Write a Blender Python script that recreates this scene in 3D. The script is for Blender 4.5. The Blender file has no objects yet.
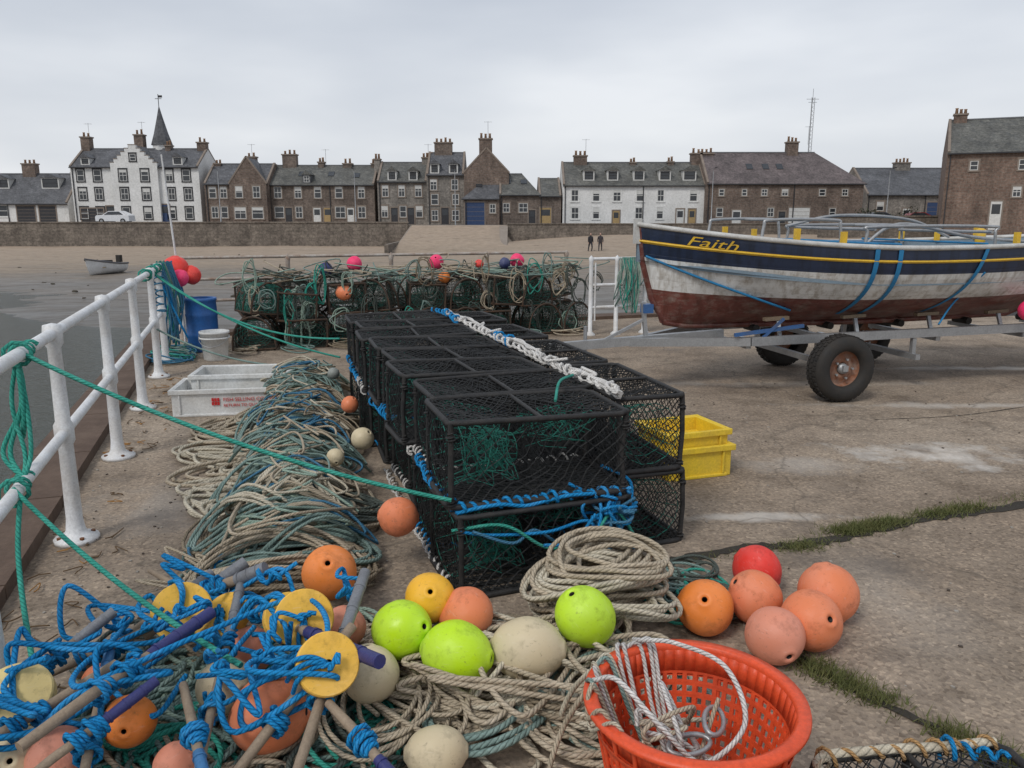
import bpy, math, random
import numpy as np
from mathutils import Vector, Matrix
random.seed(7); rng=np.random.default_rng(7)
sc=bpy.context.scene
R=math.radians

# ------------------------------------------------------------------ materials
def newmat(name):
    m=bpy.data.materials.new(name); m.use_nodes=True
    nt=m.node_tree; b=nt.nodes['Principled BSDF']
    return m,nt,b
def N(nt,t,**k):
    n=nt.nodes.new(t)
    for a,v in k.items(): setattr(n,a,v)
    return n
def noise(nt,vec,scale,detail=6,rough=.6):
    n=N(nt,'ShaderNodeTexNoise'); n.inputs['Scale'].default_value=scale
    n.inputs['Detail'].default_value=min(detail,4.5); n.inputs['Roughness'].default_value=rough
    if vec is not None: nt.links.new(vec,n.inputs['Vector'])
    return n.outputs['Fac']
def ramp(nt,fac,stops):
    r=N(nt,'ShaderNodeValToRGB'); e=r.color_ramp.elements
    while len(e)>len(stops): e.remove(e[-1])
    while len(e)<len(stops): e.new(.5)
    for i,(p,c) in enumerate(stops):
        e[i].position=p; e[i].color=(c[0],c[1],c[2],1) if not isinstance(c,(int,float)) else (c,c,c,1)
    nt.links.new(fac,r.inputs[0]); return r.outputs[0]
def mix(nt,a,b,fac,mode='MIX'):
    m=N(nt,'ShaderNodeMix',data_type='RGBA',blend_type=mode)
    for k,x in ((6,a),(7,b)):
        if isinstance(x,tuple): m.inputs[k].default_value=(*x[:3],1)
        else: nt.links.new(x,m.inputs[k])
    if isinstance(fac,(int,float)): m.inputs[0].default_value=fac
    else: nt.links.new(fac,m.inputs[0])
    return m.outputs[2]
def math_(nt,op,a,b=None):
    m=N(nt,'ShaderNodeMath',operation=op)
    for i,x in enumerate((a,b)):
        if x is None: continue
        if isinstance(x,(int,float)): m.inputs[i].default_value=x
        else: nt.links.new(x,m.inputs[i])
    return m.outputs[0]
def bump(nt,b,h,strength,dist=.01):
    n=N(nt,'ShaderNodeBump'); n.inputs['Strength'].default_value=strength; n.inputs['Distance'].default_value=dist
    nt.links.new(h,n.inputs['Height']); nt.links.new(n.outputs[0],b.inputs['Normal'])
def coord(nt,kind='Object'):
    return N(nt,'ShaderNodeTexCoord').outputs[kind]
MATS={}
def M(name,col,dirt=None,scale=4,amt=.5,rough=.6,bs=0,bscale=40,metal=0,spec=.4,bd=.01):
    """weathered surface: base colour, patches of a second colour, fine grain"""
    if name in MATS: return MATS[name]
    m,nt,b=newmat(name); v=coord(nt)
    if dirt is None: dirt=tuple(c*.6 for c in col)
    n1=noise(nt,v,scale,8,.65)
    f=ramp(nt,n1,[(.5-.18*amt-.1*(amt>.6),0),(.5+.2,amt)])
    c=mix(nt,col,dirt,f)
    n2=noise(nt,v,scale*12,4,.7)
    g=ramp(nt,n2,[(.3,.82),(.7,1.12)])
    c=mix(nt,c,g,1,'MULTIPLY')
    nt.links.new(c,b.inputs['Base Color'])
    r=ramp(nt,n1,[(.3,max(rough-.1,.03)),(.7,min(rough+.12,1))]); nt.links.new(r,b.inputs['Roughness'])
    b.inputs['Metallic'].default_value=metal; b.inputs['Specular IOR Level'].default_value=spec
    if bs: bump(nt,b,noise(nt,v,bscale,6,.7),bs,bd)
    MATS[name]=m; return m
def ropemat(name,col,var=.35):
    if name in MATS: return MATS[name]
    m,nt,b=newmat(name); uv=N(nt,'ShaderNodeUVMap').outputs[0]
    s=N(nt,'ShaderNodeSeparateXYZ'); nt.links.new(uv,s.inputs[0])
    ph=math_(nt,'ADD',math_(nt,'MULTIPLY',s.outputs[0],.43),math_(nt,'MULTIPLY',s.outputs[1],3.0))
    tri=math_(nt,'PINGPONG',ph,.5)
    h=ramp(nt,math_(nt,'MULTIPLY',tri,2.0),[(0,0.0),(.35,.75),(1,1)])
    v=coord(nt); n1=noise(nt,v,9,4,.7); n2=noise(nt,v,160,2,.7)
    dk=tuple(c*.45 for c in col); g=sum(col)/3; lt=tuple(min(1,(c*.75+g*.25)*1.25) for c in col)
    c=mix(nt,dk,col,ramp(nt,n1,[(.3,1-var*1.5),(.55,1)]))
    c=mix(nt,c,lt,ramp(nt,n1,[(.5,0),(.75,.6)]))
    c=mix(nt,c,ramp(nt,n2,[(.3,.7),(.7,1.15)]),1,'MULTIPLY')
    c=mix(nt,c,ramp(nt,h,[(0,.55),(.5,1)]),1,'MULTIPLY')  # shade in the grooves between strands, painted into the base colour
    nt.links.new(c,b.inputs['Base Color']); b.inputs['Roughness'].default_value=.75
    b.inputs['Specular IOR Level'].default_value=.25
    bump(nt,b,h,.8,.004); MATS[name]=m; return m
def stone(name,c1,c2,mortar,bw=.55,bh=.28,msz=.03,rough=.9):
    if name in MATS: return MATS[name]
    m,nt,b=newmat(name); v=coord(nt)
    s=N(nt,'ShaderNodeSeparateXYZ'); nt.links.new(v,s.inputs[0])
    cb=N(nt,'ShaderNodeCombineXYZ'); nt.links.new(math_(nt,'ADD',s.outputs[0],s.outputs[1]),cb.inputs[0]); nt.links.new(s.outputs[2],cb.inputs[1])
    w=N(nt,'ShaderNodeVectorMath',operation='ADD'); nt.links.new(cb.outputs[0],w.inputs[0])
    nn=N(nt,'ShaderNodeTexNoise'); nn.inputs['Scale'].default_value=1.5; nt.links.new(v,nn.inputs['Vector'])
    sc_=N(nt,'ShaderNodeVectorMath',operation='SCALE'); nt.links.new(nn.outputs['Color'],sc_.inputs[0]); sc_.inputs['Scale'].default_value=.5
    nt.links.new(sc_.outputs[0],w.inputs[1])
    br=N(nt,'ShaderNodeTexBrick'); nt.links.new(w.outputs[0],br.inputs['Vector'])
    br.inputs['Scale'].default_value=1; br.inputs['Brick Width'].default_value=bw; br.inputs['Row Height'].default_value=bh
    br.inputs['Mortar Size'].default_value=msz; br.inputs['Color1'].default_value=(*c1,1); br.inputs['Color2'].default_value=(*c2,1); br.inputs['Mortar'].default_value=(*mortar,1)
    n1=noise(nt,v,.5,6,.6); n2=noise(nt,v,4,4,.75)
    c=mix(nt,br.outputs['Color'],ramp(nt,n1,[(.3,.68),(.7,1.28)]),1,'MULTIPLY')
    c=mix(nt,c,ramp(nt,n2,[(.32,.62),(.68,1.3)]),1,'MULTIPLY')
    mp_=N(nt,'ShaderNodeMapping'); mp_.inputs['Scale'].default_value=(1,1,.12); nt.links.new(v,mp_.inputs[0])
    c=mix(nt,c,ramp(nt,noise(nt,mp_.outputs[0],1.3,4,.7),[(.35,.75),(.6,1.08)]),.8,'MULTIPLY')
    nt.links.new(c,b.inputs['Base Color']); b.inputs['Roughness'].default_value=rough
    MATS[name]=m; return m

# ------------------------------------------------------------------ mesh builder
class MB:
    def __init__(s): s.v=[];s.n=0;s.ch=[]
    def add(s,V,F,m=0,uv=None,sm=False):
        V=np.asarray(V,float).reshape(-1,3); 
        if isinstance(F,np.ndarray): groups={F.shape[1]:F}
        else:
            groups={}
            for f in F: groups.setdefault(len(f),[]).append(f)
            groups={k:np.array(f) for k,f in groups.items()}
        for k,f in groups.items():
            s.ch.append((f+s.n,m,uv if (uv is not None and len(groups)==1) else None,sm))
        s.v.append(V); s.n+=len(V)
    def box(s,c,size,m=0,rz=0,rot=None):
        x,y,z=[a/2 for a in size]
        P=np.array([[-x,-y,-z],[x,-y,-z],[x,y,-z],[-x,y,-z],[-x,-y,z],[x,-y,z],[x,y,z],[-x,y,z]])
        if rot is not None: P=P@np.array(rot).T
        elif rz: 
            a=math.cos(rz);b=math.sin(rz); P=P@np.array([[a,-b,0],[b,a,0],[0,0,1]]).T
        s.add(P+np.array(c),np.array([[0,3,2,1],[4,5,6,7],[0,1,5,4],[1,2,6,5],[2,3,7,6],[3,0,4,7]]),m)
    def b2(s,lo,hi,m=0):
        lo=np.array(lo,float);hi=np.array(hi,float); s.box((lo+hi)/2,hi-lo,m)
    def beam(s,p0,p1,w,h,m=0):
        p0=Vector(p0);p1=Vector(p1);d=p1-p0;q=d.to_track_quat('X','Z').to_matrix()
        s.box(list((p0+p1)/2),(d.length,w,h),m,rot=[list(r) for r in q])
    def tube(s,pts,r,m=0,n=6,cap=True,sm=True,uvr=None):
        P=np.asarray(pts,float); K=len(P)
        r=np.broadcast_to(np.asarray(r,float),(K,))
        T=np.gradient(P,axis=0); L=np.linalg.norm(T,axis=1); L[L==0]=1; T/=L[:,None]
        U=np.zeros_like(P); u=np.cross(T[0],[0,0,1.]); 
        if np.linalg.norm(u)<.1: u=np.cross(T[0],[0,1.,0])
        u/=np.linalg.norm(u); U[0]=u
        for i in range(1,K):
            u=u-T[i]*u.dot(T[i]); q=np.linalg.norm(u)
            if q<1e-6: u=np.cross(T[i],[1.,.2,.3]); q=np.linalg.norm(u)
            u=u/q; U[i]=u
        W=np.cross(T,U); a=np.arange(n)*2*np.pi/n
        V=P[:,None,:]+r[:,None,None]*(np.cos(a)[None,:,None]*U[:,None,:]+np.sin(a)[None,:,None]*W[:,None,:])
        i=np.arange(K-1)[:,None]*n; j=np.arange(n)[None,:]; jn=(j+1)%n
        F=np.stack([i+j,i+jn,i+n+jn,i+n+j],-1).reshape(-1,4)
        d=np.concatenate([[0],np.cumsum(np.linalg.norm(np.diff(P,axis=0),axis=1))])/(uvr or max(r.mean(),1e-4))
        ua=np.broadcast_to(d[:-1,None],(K-1,n)).ravel(); ub=np.broadcast_to(d[1:,None],(K-1,n)).ravel()
        va=np.broadcast_to(j/n,(K-1,n)).ravel(); vb=va+1/n
        uv=np.stack([np.stack([ua,va],-1),np.stack([ua,vb],-1),np.stack([ub,vb],-1),np.stack([ub,va],-1)],1)
        s.add(V.reshape(-1,3),F,m,uv,sm)
        if cap:
            s.add(V[0],[list(range(n))[::-1]],m); s.add(V[-1],[list(range(n))],m)
    def cyl(s,p0,p1,r,m=0,n=12,r1=None):
        s.tube([p0,p1],[r,r if r1 is None else r1],m,n)
    def lathe(s,prof,c=(0,0,0),m=0,n=24,rot=None,sm=True,mfun=None):
        prof=np.array(prof,float); a=np.arange(n)*2*np.pi/n
        V=np.stack([prof[:,0][:,None]*np.cos(a),prof[:,0][:,None]*np.sin(a),np.broadcast_to(prof[:,1][:,None],(len(prof),n))],-1).reshape(-1,3)
        if rot is not None: V=V@np.array(rot).T
        i=np.arange(len(prof)-1)[:,None]*n; j=np.arange(n)[None,:]; jn=(j+1)%n
        F=np.stack([i+j,i+jn,i+n+jn,i+n+j],-1)
        s.add(V+np.array(c),F.reshape(-1,4),m,None,sm)
    def build(s,name,mats,parent=None,loc=None,rot=None):
        me=bpy.data.meshes.new(name); V=np.concatenate(s.v)
        me.vertices.add(len(V)); me.vertices.foreach_set('co',V.ravel())
        loops=np.concatenate([c[0].ravel() for c in s.ch]); tot=np.concatenate([np.full(len(c[0]),c[0].shape[1]) for c in s.ch])
        me.loops.add(len(loops)); me.loops.foreach_set('vertex_index',loops.astype(np.int32))
        me.polygons.add(len(tot)); st=np.concatenate([[0],np.cumsum(tot)[:-1]])
        me.polygons.foreach_set('loop_start',st.astype(np.int32))
        me.polygons.foreach_set('material_index',np.concatenate([np.full(len(c[0]),c[1]) for c in s.ch]).astype(np.int32))
        me.polygons.foreach_set('use_smooth',np.concatenate([np.full(len(c[0]),c[3]) for c in s.ch]))
        uvl=me.uv_layers.new(name='UVMap')
        uv=np.concatenate([(c[2].reshape(-1,2) if c[2] is not None else np.zeros((c[0].size,2))) for c in s.ch])
        uvl.data.foreach_set('uv',uv.ravel())
        me.update(calc_edges=True); 
        for m in mats: me.materials.append(m)
        return link(name,me,parent,loc,rot)
def link(name,me,parent=None,loc=None,rot=None):
    o=bpy.data.objects.new(name,me); sc.collection.objects.link(o)
    if parent: o.parent=parent
    if loc is not None: o.location=loc
    if rot is not None: o.rotation_euler=rot
    return o
def empty(name,loc=(0,0,0),rz=0):
    o=bpy.data.objects.new(name,None); sc.collection.objects.link(o); o.location=loc; o.rotation_euler=(0,0,rz); o.empty_display_size=.1; return o
def spline(pts,per=10):
    P=np.array(pts,float); P=np.vstack([2*P[0]-P[1],P,2*P[-1]-P[-2]]); out=[]
    for i in range(1,len(P)-2):
        t=np.linspace(0,1,per,endpoint=False)[:,None]; a,b,c,d=P[i-1],P[i],P[i+1],P[i+2]
        out.append(.5*((2*b)+(-a+c)*t+(2*a-5*b+4*c-d)*t**2+(-a+3*b-3*c+d)*t**3))
    out.append(P[-2][None]); return np.vstack(out)
def sag(p0,p1,dz,n=30,wob=.0):
    t=np.linspace(0,1,n)[:,None]; P=(1-t)*np.array(p0)+t*np.array(p1); P[:,2]-=4*dz*(t*(1-t))[:,0]
    if wob: P+=wob*np.sin(t*17+np.array([0,1.,2.]))
    return P
def lace(mb,p0,p1,turns,R_,r,m,n=5):
    p0=np.array(p0,float);p1=np.array(p1,float);t=np.linspace(0,1,int(turns*9)+2)
    d=p1-p0;d/=np.linalg.norm(d);u=np.cross(d,[.1,.2,1]);u/=np.linalg.norm(u);w=np.cross(d,u)
    ph=t*turns*2*np.pi+1.3*np.sin(t*turns*.7+1)+.5*np.sin(t*turns*1.7); rr=R_*(1+.3*np.sin(t*turns*1.3+1)+.15*np.sin(t*turns*3.1))
    P=p0+(p1-p0)*t[:,None]+(np.cos(ph)*rr)[:,None]*u+(np.sin(ph)*rr)[:,None]*w
    mb.tube(P,r,m,n)
def coil(mb,c,z0,ra,rb,ang,turns,r,m,h=0,wig=.12,zr=.006,drift=(0,0),n=6):
    th=np.linspace(0,2*np.pi*turns,int(turns*26)); p=rng.uniform(0,6.28,8)
    rad=1+wig*(np.sin(th*.37+p[0])+.6*np.sin(th*.61+p[1])+.35*np.sin(th*1.31+p[2])+.15*np.sin(th*3.1+p[6]))
    a=ra*np.cos(th)*rad; b=rb*np.sin(th)*rad+.25*rb*np.sin(th*.23+p[3])
    z=z0+h*np.clip(1-(a/(ra*1.15))**2,-.2,1)+zr*th/6.28*(.6+.4*np.sin(th*.9+p[4]))+.012*np.sin(th*1.7+p[5])
    t=th/th[-1]; ca,sa=math.cos(ang),math.sin(ang)
    X=c[0]+a*ca-b*sa+drift[0]*t; Y=c[1]+a*sa+b*ca+drift[1]*t
    mb.tube(np.stack([X,Y,np.maximum(z,r)],-1),r,m,n)

DX,DY=-.315,.949   # along quay (away)
RX,RY=.949,.315    # across quay (to the right)
def Q(a,b,z=0,o=(0,0)): # quay frame
    return (o[0]+RX*a+DX*b,o[1]+RY*a+DY*b,z)
QA=math.atan2(RY,RX)

# ------------------------------------------------------------------ world / sun / camera
w=bpy.data.worlds.new("World"); sc.world=w; w.use_nodes=True; nt=w.node_tree
bg=nt.nodes['Background']; bg.inputs['Strength'].default_value=.108
sky=N(nt,'ShaderNodeTexSky',sky_type='NISHITA',sun_disc=False,sun_elevation=R(48),sun_rotation=R(215),air_density=1,dust_density=3)
tc=coord(nt,'Generated'); mp=N(nt,'ShaderNodeMapping'); mp.inputs['Scale'].default_value=(1,1,3.6); mp.inputs['Rotation'].default_value=(0,0,.4); nt.links.new(tc,mp.inputs[0])
cl=noise(nt,mp.outputs[0],2.0,4.5,.5); cl2=noise(nt,mp.outputs[0],.8,3,.5)
s3=N(nt,'ShaderNodeSeparateXYZ'); nt.links.new(tc,s3.inputs[0])
base=ramp(nt,s3.outputs[2],[(0,(7.6,7.8,8.1)),(.10,(7.1,7.35,7.75)),(.3,(5.9,6.3,6.95)),(1,(5.4,5.75,6.3))])
c=mix(nt,base,ramp(nt,cl,[(.34,(.86,.875,.9)),(.5,(.97,.975,.98)),(.66,(1.12,1.11,1.09))]),1,'MULTIPLY')
c=mix(nt,c,ramp(nt,cl2,[(.35,(.92,.93,.945)),(.65,(1.07,1.065,1.06))]),1,'MULTIPLY')
c=mix(nt,sky.outputs[0],c,.9); nt.links.new(c,bg.inputs['Color'])
sun=bpy.data.lights.new('sun','SUN'); sun.energy=1.5; sun.angle=R(16); sun.color=(1,.96,.9)
so=bpy.data.objects.new('sun',sun); sc.collection.objects.link(so); so.rotation_euler=(R(42),0,R(-35))
cam=bpy.data.cameras.new('camera'); cam.lens=28.125; cam.sensor_width=36; cam.clip_end=6000; cam.clip_start=.05
co=bpy.data.objects.new('camera',cam); sc.collection.objects.link(co); co.location=(0,0,1.6); co.rotation_euler=(R(78.1),0,0); sc.camera=co
sc.view_settings.view_transform='Standard'; sc.view_settings.look='None'; sc.view_settings.exposure=0

# ------------------------------------------------------------------ quay
def quaymat():
    m,nt,b=newmat('quay_concrete'); v=coord(nt)
    big=noise(nt,v,.4,4.5,.6); mid=noise(nt,v,2.4,4.5,.7); fine=noise(nt,v,60,3,.75)
    c=ramp(nt,big,[(.3,(.21,.163,.123)),(.5,(.285,.23,.178)),(.7,(.355,.297,.238))])
    c=mix(nt,c,ramp(nt,mid,[(.3,(.62,.6,.58)),(.5,(1,1,1)),(.72,(1.24,1.23,1.22))]),1,'MULTIPLY')
    vo=N(nt,'ShaderNodeTexVoronoi'); vo.inputs['Scale'].default_value=70; nt.links.new(v,vo.inputs['Vector'])
    sepc=N(nt,'ShaderNodeSeparateColor'); nt.links.new(vo.outputs['Color'],sepc.inputs[0])
    c=mix(nt,c,ramp(nt,sepc.outputs[0],[(0,(.55,.52,.5)),(.35,(.95,.95,.95)),(.8,(1.06,1.04,1.0)),(1,(1.6,1.57,1.52))]),.7,'MULTIPLY')
    c=mix(nt,c,ramp(nt,fine,[(.3,.72),(.7,1.25)]),.7,'MULTIPLY')
    for (px,py,rx,ry,am) in ((2.9,5.25,.75,.3,.9),(1.9,5.05,.5,.22,.3),(3.9,6.7,1.3,.12,.5),(2.6,7.6,1.5,.15,.35),(1.35,4.1,.5,.08,.6),(-1.9,4.3,.6,.5,.22),(1.6,3.2,.3,.5,.15),(5.2,8.4,1.6,.12,.6)):
        d=N(nt,'ShaderNodeVectorMath',operation='SUBTRACT'); nt.links.new(v,d.inputs[0]); d.inputs[1].default_value=(px,py,0)
        e=N(nt,'ShaderNodeVectorMath',operation='MULTIPLY'); nt.links.new(d.outputs[0],e.inputs[0]); e.inputs[1].default_value=(1/rx,1/ry,0)
        l=N(nt,'ShaderNodeVectorMath',operation='LENGTH'); nt.links.new(e.outputs[0],l.inputs[0])
        f=math_(nt,'ADD',l.outputs['Value'],math_(nt,'MULTIPLY',math_(nt,'SUBTRACT',mid,.5),3.4))
        c=mix(nt,c,(.64,.6,.55),ramp(nt,f,[(.15,am),(1.0,0)]))
    dk=noise(nt,v,.9,4.5,.7); wetf=ramp(nt,dk,[(.55,0),(.68,.55)])
    c=mix(nt,c,(.095,.075,.06),wetf)
    wv=N(nt,'ShaderNodeTexVoronoi',feature='DISTANCE_TO_EDGE'); wv.inputs['Scale'].default_value=.42
    ds=N(nt,'ShaderNodeVectorMath',operation='ADD'); nn=N(nt,'ShaderNodeTexNoise'); nn.inputs['Scale'].default_value=3; nn.inputs['Detail'].default_value=4; nt.links.new(v,nn.inputs['Vector'])
    sc2=N(nt,'ShaderNodeVectorMath',operation='SCALE'); nt.links.new(nn.outputs['Color'],sc2.inputs[0]); sc2.inputs['Scale'].default_value=.35
    nt.links.new(v,ds.inputs[0]); nt.links.new(sc2.outputs[0],ds.inputs[1]); nt.links.new(ds.outputs[0],wv.inputs['Vector'])
    c=mix(nt,c,(.09,.075,.06),ramp(nt,wv.outputs['Distance'],[(.001,.5),(.005,0)]))
    nt.links.new(c,b.inputs['Base Color']); nt.links.new(ramp(nt,wetf,[(0,.9),(.6,.55)]),b.inputs['Roughness']); b.inputs['Specular IOR Level'].default_value=.25
    h=math_(nt,'ADD',math_(nt,'MULTIPLY',vo.outputs['Distance'],.6),fine); bump(nt,b,h,.5,.007)
    return m
QM=quaymat()
mb=MB()
O=(-2.19,3.78)
def EP(a,b,z=0): return Q(a,b,z,O)
poly=[EP(-.32,-40),EP(60,-40),EP(60,7.3),EP(2,7.3),EP(-.32,7.3)]
top=[(p[0],p[1],0) for p in poly]; bot=[(p[0],p[1],-3.4) for p in poly]
mb.add(top+bot,[[0,1,2,3,4],[1,0,5,6],[2,1,6,7],[3,2,7,8],[4,3,8,9],[0,4,9,5]],0)
mb.build('quay_ground',[QM])
kerb=M('kerb_stone',(.15,.1,.07),(.07,.045,.035),3,.8,.85,.6,30)
mb=MB()
b0=-8.
while b0<7.3:
    L=random.uniform(.9,1.4); e=min(b0+L,7.3)-.012
    c=EP(-.34,(b0+e)/2,-.1); mb.box(c,(.36,e-b0,.34),0,rz=QA)
    b0+=L
a0=-.1
while a0<20:
    L=random.uniform(.9,1.5); c=EP(a0+L/2,7.32,-.11); mb.box(c,(L-.015,.34,.32),0,rz=QA); a0+=L
mb.build('quay_kerb',[kerb])
dirtm=M('joint_dirt',(.05,.042,.032),(.025,.022,.018),8,.7,.95,.6,80)
def strip(path,w,name):
    P=spline(path,14); mb=MB(); K=len(P); T=np.gradient(P,axis=0); T/=np.linalg.norm(T,axis=1)[:,None]
    Nn=np.stack([-T[:,1],T[:,0],0*T[:,0]],-1); wl=w*(.35+.75*rng.random(K)); wr=w*(.35+.75*rng.random(K))
    V=np.vstack([P+Nn*wl[:,None],P-Nn*wr[:,None]]); V[:,2]=.004
    F=np.array([[i,K+i,K+i+1,i+1] for i in range(K-1)]); mb.add(V,F,0); return mb.build(name,[dirtm])
j1=[(.6,3.45,0),(1.1,3.66,0),(1.55,3.76,0),(2.2,4.05,0),(2.89,4.28,0),(5.5,5.15,0),(9,6.4,0)]
j2=[(1.0,3.2,0),(1.06,2.67,0),(1.42,2.17,0),(1.7,1.7,0),(2.2,.9,0)]
strip(j1,.05,'joint_gap'); strip(j2,.028,'joint_gap')
strip([(2.9,6.2,0),(3.7,6.35,0),(5.0,6.9,0),(6.5,7.3,0)],.006,'joint_gap')
gm=M('grass_blades',(.085,.11,.03),(.17,.15,.06),20,.7,.8)
mb=MB(); V=[];F=[]
def blades(path,n,w,clump,h=.05):
    P=spline(path,30)
    for _ in range(n):
        i=rng.integers(0,len(P)-1); p=P[i]
        cc=math.sin(p[0]*9+p[1]*4)+math.sin(p[0]*3.3+1)+.6*math.sin(p[0]*23)
        if cc<clump and rng.random()<.93: continue
        x=p[0]+rng.normal(0,w);y=p[1]+rng.normal(0,w*.6);a=rng.uniform(0,6.28);hh=h*rng.uniform(.25,1.2);l=rng.uniform(-.035,.035,2);ww=.0024
        k=len(V);V.extend([(x-ww*math.cos(a),y-ww*math.sin(a),0.002),(x+ww*math.cos(a),y+ww*math.sin(a),0.002),(x+l[0],y+l[1],hh)]);F.append((k,k+1,k+2))
blades([(.85,3.52,0),(1.3,3.66,0),(1.62,3.76,0)],3500,.05,.2,.025)
blades([(1.6,3.83,0),(2.0,4.0,0),(2.9,4.36,0),(3.6,4.6,0)],8500,.05,.25,.035)
blades([(1.02,3.0,0),(1.06,2.67,0),(1.42,2.17,0),(1.75,1.65,0)],7000,.04,-.3,.04)
mb.add(V,np.array(F),0); mb.build('grass',[gm])
mb=MB()
for _ in range(900):
    x,y=rng.uniform(-2.3,4),rng.uniform(2,9); r=rng.uniform(.002,.007)
    if rng.random()<.4: x,y=EP(rng.uniform(-.1,1.0),rng.uniform(-2,6))[:2]
    mb.box((x,y,r*.4),(r*2,r*rng.uniform(1,2.5),r),int(rng.integers(0,2)),rz=rng.uniform(0,3))
mb.build('gravel_crumbs',[M('crumb_dark',(.08,.06,.045)),M('crumb_pale',(.35,.32,.28))])
mb=MB()
for _ in range(60):
    x,y,_z=EP(rng.uniform(-.12,.25),rng.uniform(-1.5,5)); p=[(x+rng.normal(0,.03),y+rng.normal(0,.03),.006+rng.random()*.012) for q in range(4)]; mb.tube(spline(p,4),.003,int(rng.integers(0,2)),4)
mb.build('seaweed_scraps',[M('weed_brown',(.12,.07,.03)),M('weed_orange',(.35,.17,.04))])

# ------------------------------------------------------------------ harbour bed / beach
def sm(x,a,b):
    t=np.clip((x-a)/(b-a),0,1); return t*t*(3-2*t)
xs=np.concatenate([[-2500,-700,-300],np.linspace(-150,150,201),[300,700,2500]])
ys=np.concatenate([[-400,-60],np.linspace(-30,10,11),np.linspace(11,97,150),[98.0,98.1,98.5,101,104,125,180,400,1200,4000]])
X,Y=np.meshgrid(xs,ys)
h=-2.9+.42*sm(Y,24+3*np.sin(X*.2),33+3*np.sin(X*.17))+.10*sm(Y,36,62)
right=sm(X,-14,14); h=h+right*1.5*sm(Y,60,97)+.2*right*sm(Y,20,60)+.35*sm(Y,66,97)*(1-right)
h+= .035*np.sin(X*.31+Y*.17)+.03*np.sin(X*.13-Y*.29+1)+.02*np.sin(X*.8+Y*.5)+.012*rng.standard_normal(X.shape)
h=np.where(Y>98.05,.42+0*X,h)
ramp_x=(X>-12.5)&(X<-.5); rp=-2.3+2.72*np.clip((Y-80)/18,0,1)
h=np.where(ramp_x&(Y<=98.05)&(Y>80),np.maximum(h,rp),h)
V=np.stack([X,Y,h],-1).reshape(-1,3); nx=len(xs)
i=np.arange(len(ys)-1)[:,None]*nx; j=np.arange(nx-1)[None,:]; F=np.stack([i+j,i+j+1,i+nx+j+1,i+nx+j],-1).reshape(-1,4)
m,nt,b=newmat('beach_sand'); v=coord(nt); s=N(nt,'ShaderNodeSeparateXYZ'); nt.links.new(v,s.inputs[0])
mpv=N(nt,'ShaderNodeMapping'); mpv.inputs['Scale'].default_value=(.35,1.3,1); nt.links.new(v,mpv.inputs[0])
n1=noise(nt,mpv.outputs[0],.22,4.5,.65); n2=noise(nt,v,1.6,4,.7); n5=noise(nt,mpv.outputs[0],.9,4.5,.75)
yy=math_(nt,'ADD',s.outputs[1],math_(nt,'MULTIPLY',math_(nt,'SUBTRACT',n1,.5),45))
wet=ramp(nt,math_(nt,'DIVIDE',yy,100),[(.30,(.1,.087,.07)),(.45,(.15,.128,.104)),(.58,(.215,.178,.14)),(.7,(.31,.245,.182)),(.95,(.36,.28,.21))])
c=mix(nt,wet,ramp(nt,n2,[(.3,.8),(.7,1.16)]),1,'MULTIPLY')
c=mix(nt,c,(.05,.045,.03),ramp(nt,n5,[(.6,0),(.7,.7)]))
nt.links.new(c,b.inputs['Base Color'])
nt.links.new(mix(nt,ramp(nt,math_(nt,'DIVIDE',yy,100),[(.30,.36),(.5,.45),(.62,.9)]),ramp(nt,n5,[(.4,.15),(.6,.9)]),.3),b.inputs['Roughness'])
b.inputs['Specular IOR Level'].default_value=.4
bump(nt,b,noise(nt,mpv.outputs[0],2.5,4.5,.7),.55,.07)
mb=MB(); mb.add(V,F,0,None,True); mb.build('beach_ground',[m])
m,nt,b=newmat('harbour_water'); v=coord(nt); b.inputs['Base Color'].default_value=(.06,.068,.056,1); b.inputs['Roughness'].default_value=.1; b.inputs['IOR'].default_value=1.33
mpv=N(nt,'ShaderNodeMapping'); mpv.inputs['Scale'].default_value=(1,2.4,1); nt.links.new(v,mpv.inputs[0])
bump(nt,b,math_(nt,'ADD',noise(nt,mpv.outputs[0],1.3,4,.6),math_(nt,'MULTIPLY',noise(nt,mpv.outputs[0],7,3,.6),.35)),.9,.13)
mb=MB(); mb.add([(-400,-300,-2.5),(200,-300,-2.5),(200,60,-2.5),(-400,60,-2.5)],[[0,1,2,3]],0); mb.build('harbour_water',[m])
asph=M('asphalt',(.09,.088,.085),(.06,.06,.06),.5,.6,.9)
mb=MB(); mb.add([(-200,99,.426),(200,99,.426),(200,106,.426),(-200,106,.426)],[[0,1,2,3]],0); mb.build('street_road',[asph])
swall=stone('sea_wall_stone',(.15,.125,.105),(.2,.17,.14),(.14,.12,.1),.9,.4,.05)
mb=MB(); mb.b2((-160,97.6,-3),(-12.5,98.3,.72),0); mb.b2((-160,97.5,.72),(-12.4,98.4,.86),0)
mb.build('sea_wall',[swall])
mb=MB(); mb.b2((-.5,97.6,-3),(150,98.3,.55),0); mb.b2((-.6,97.5,.55),(150,98.4,.68),0)
mb.b2((-12.6,80,-3),(-12.2,98,-1.2),0)
mb.build('sea_wall',[swall])
mb=MB(); mb.b2((34,90.0,-2),(120,90.6,1.45),0); mb.b2((33.9,89.9,1.45),(120,90.7,1.6),0); mb.build('stone_boundary_wall',[swall])
mb=MB(); P=[(-12.2,81,-2.3),(-.5,81,-2.3),(-.5,98.5,.44),(-12.2,98.5,.44)]; mb.add([(a,b_,c_+.03) for a,b_,c_ in P],[[0,1,2,3]],0); mb.build('slipway_path',[M('slip_concrete',(.3,.255,.215),(.2,.165,.14),.4,.6,.9)])
mb=MB()
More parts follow.
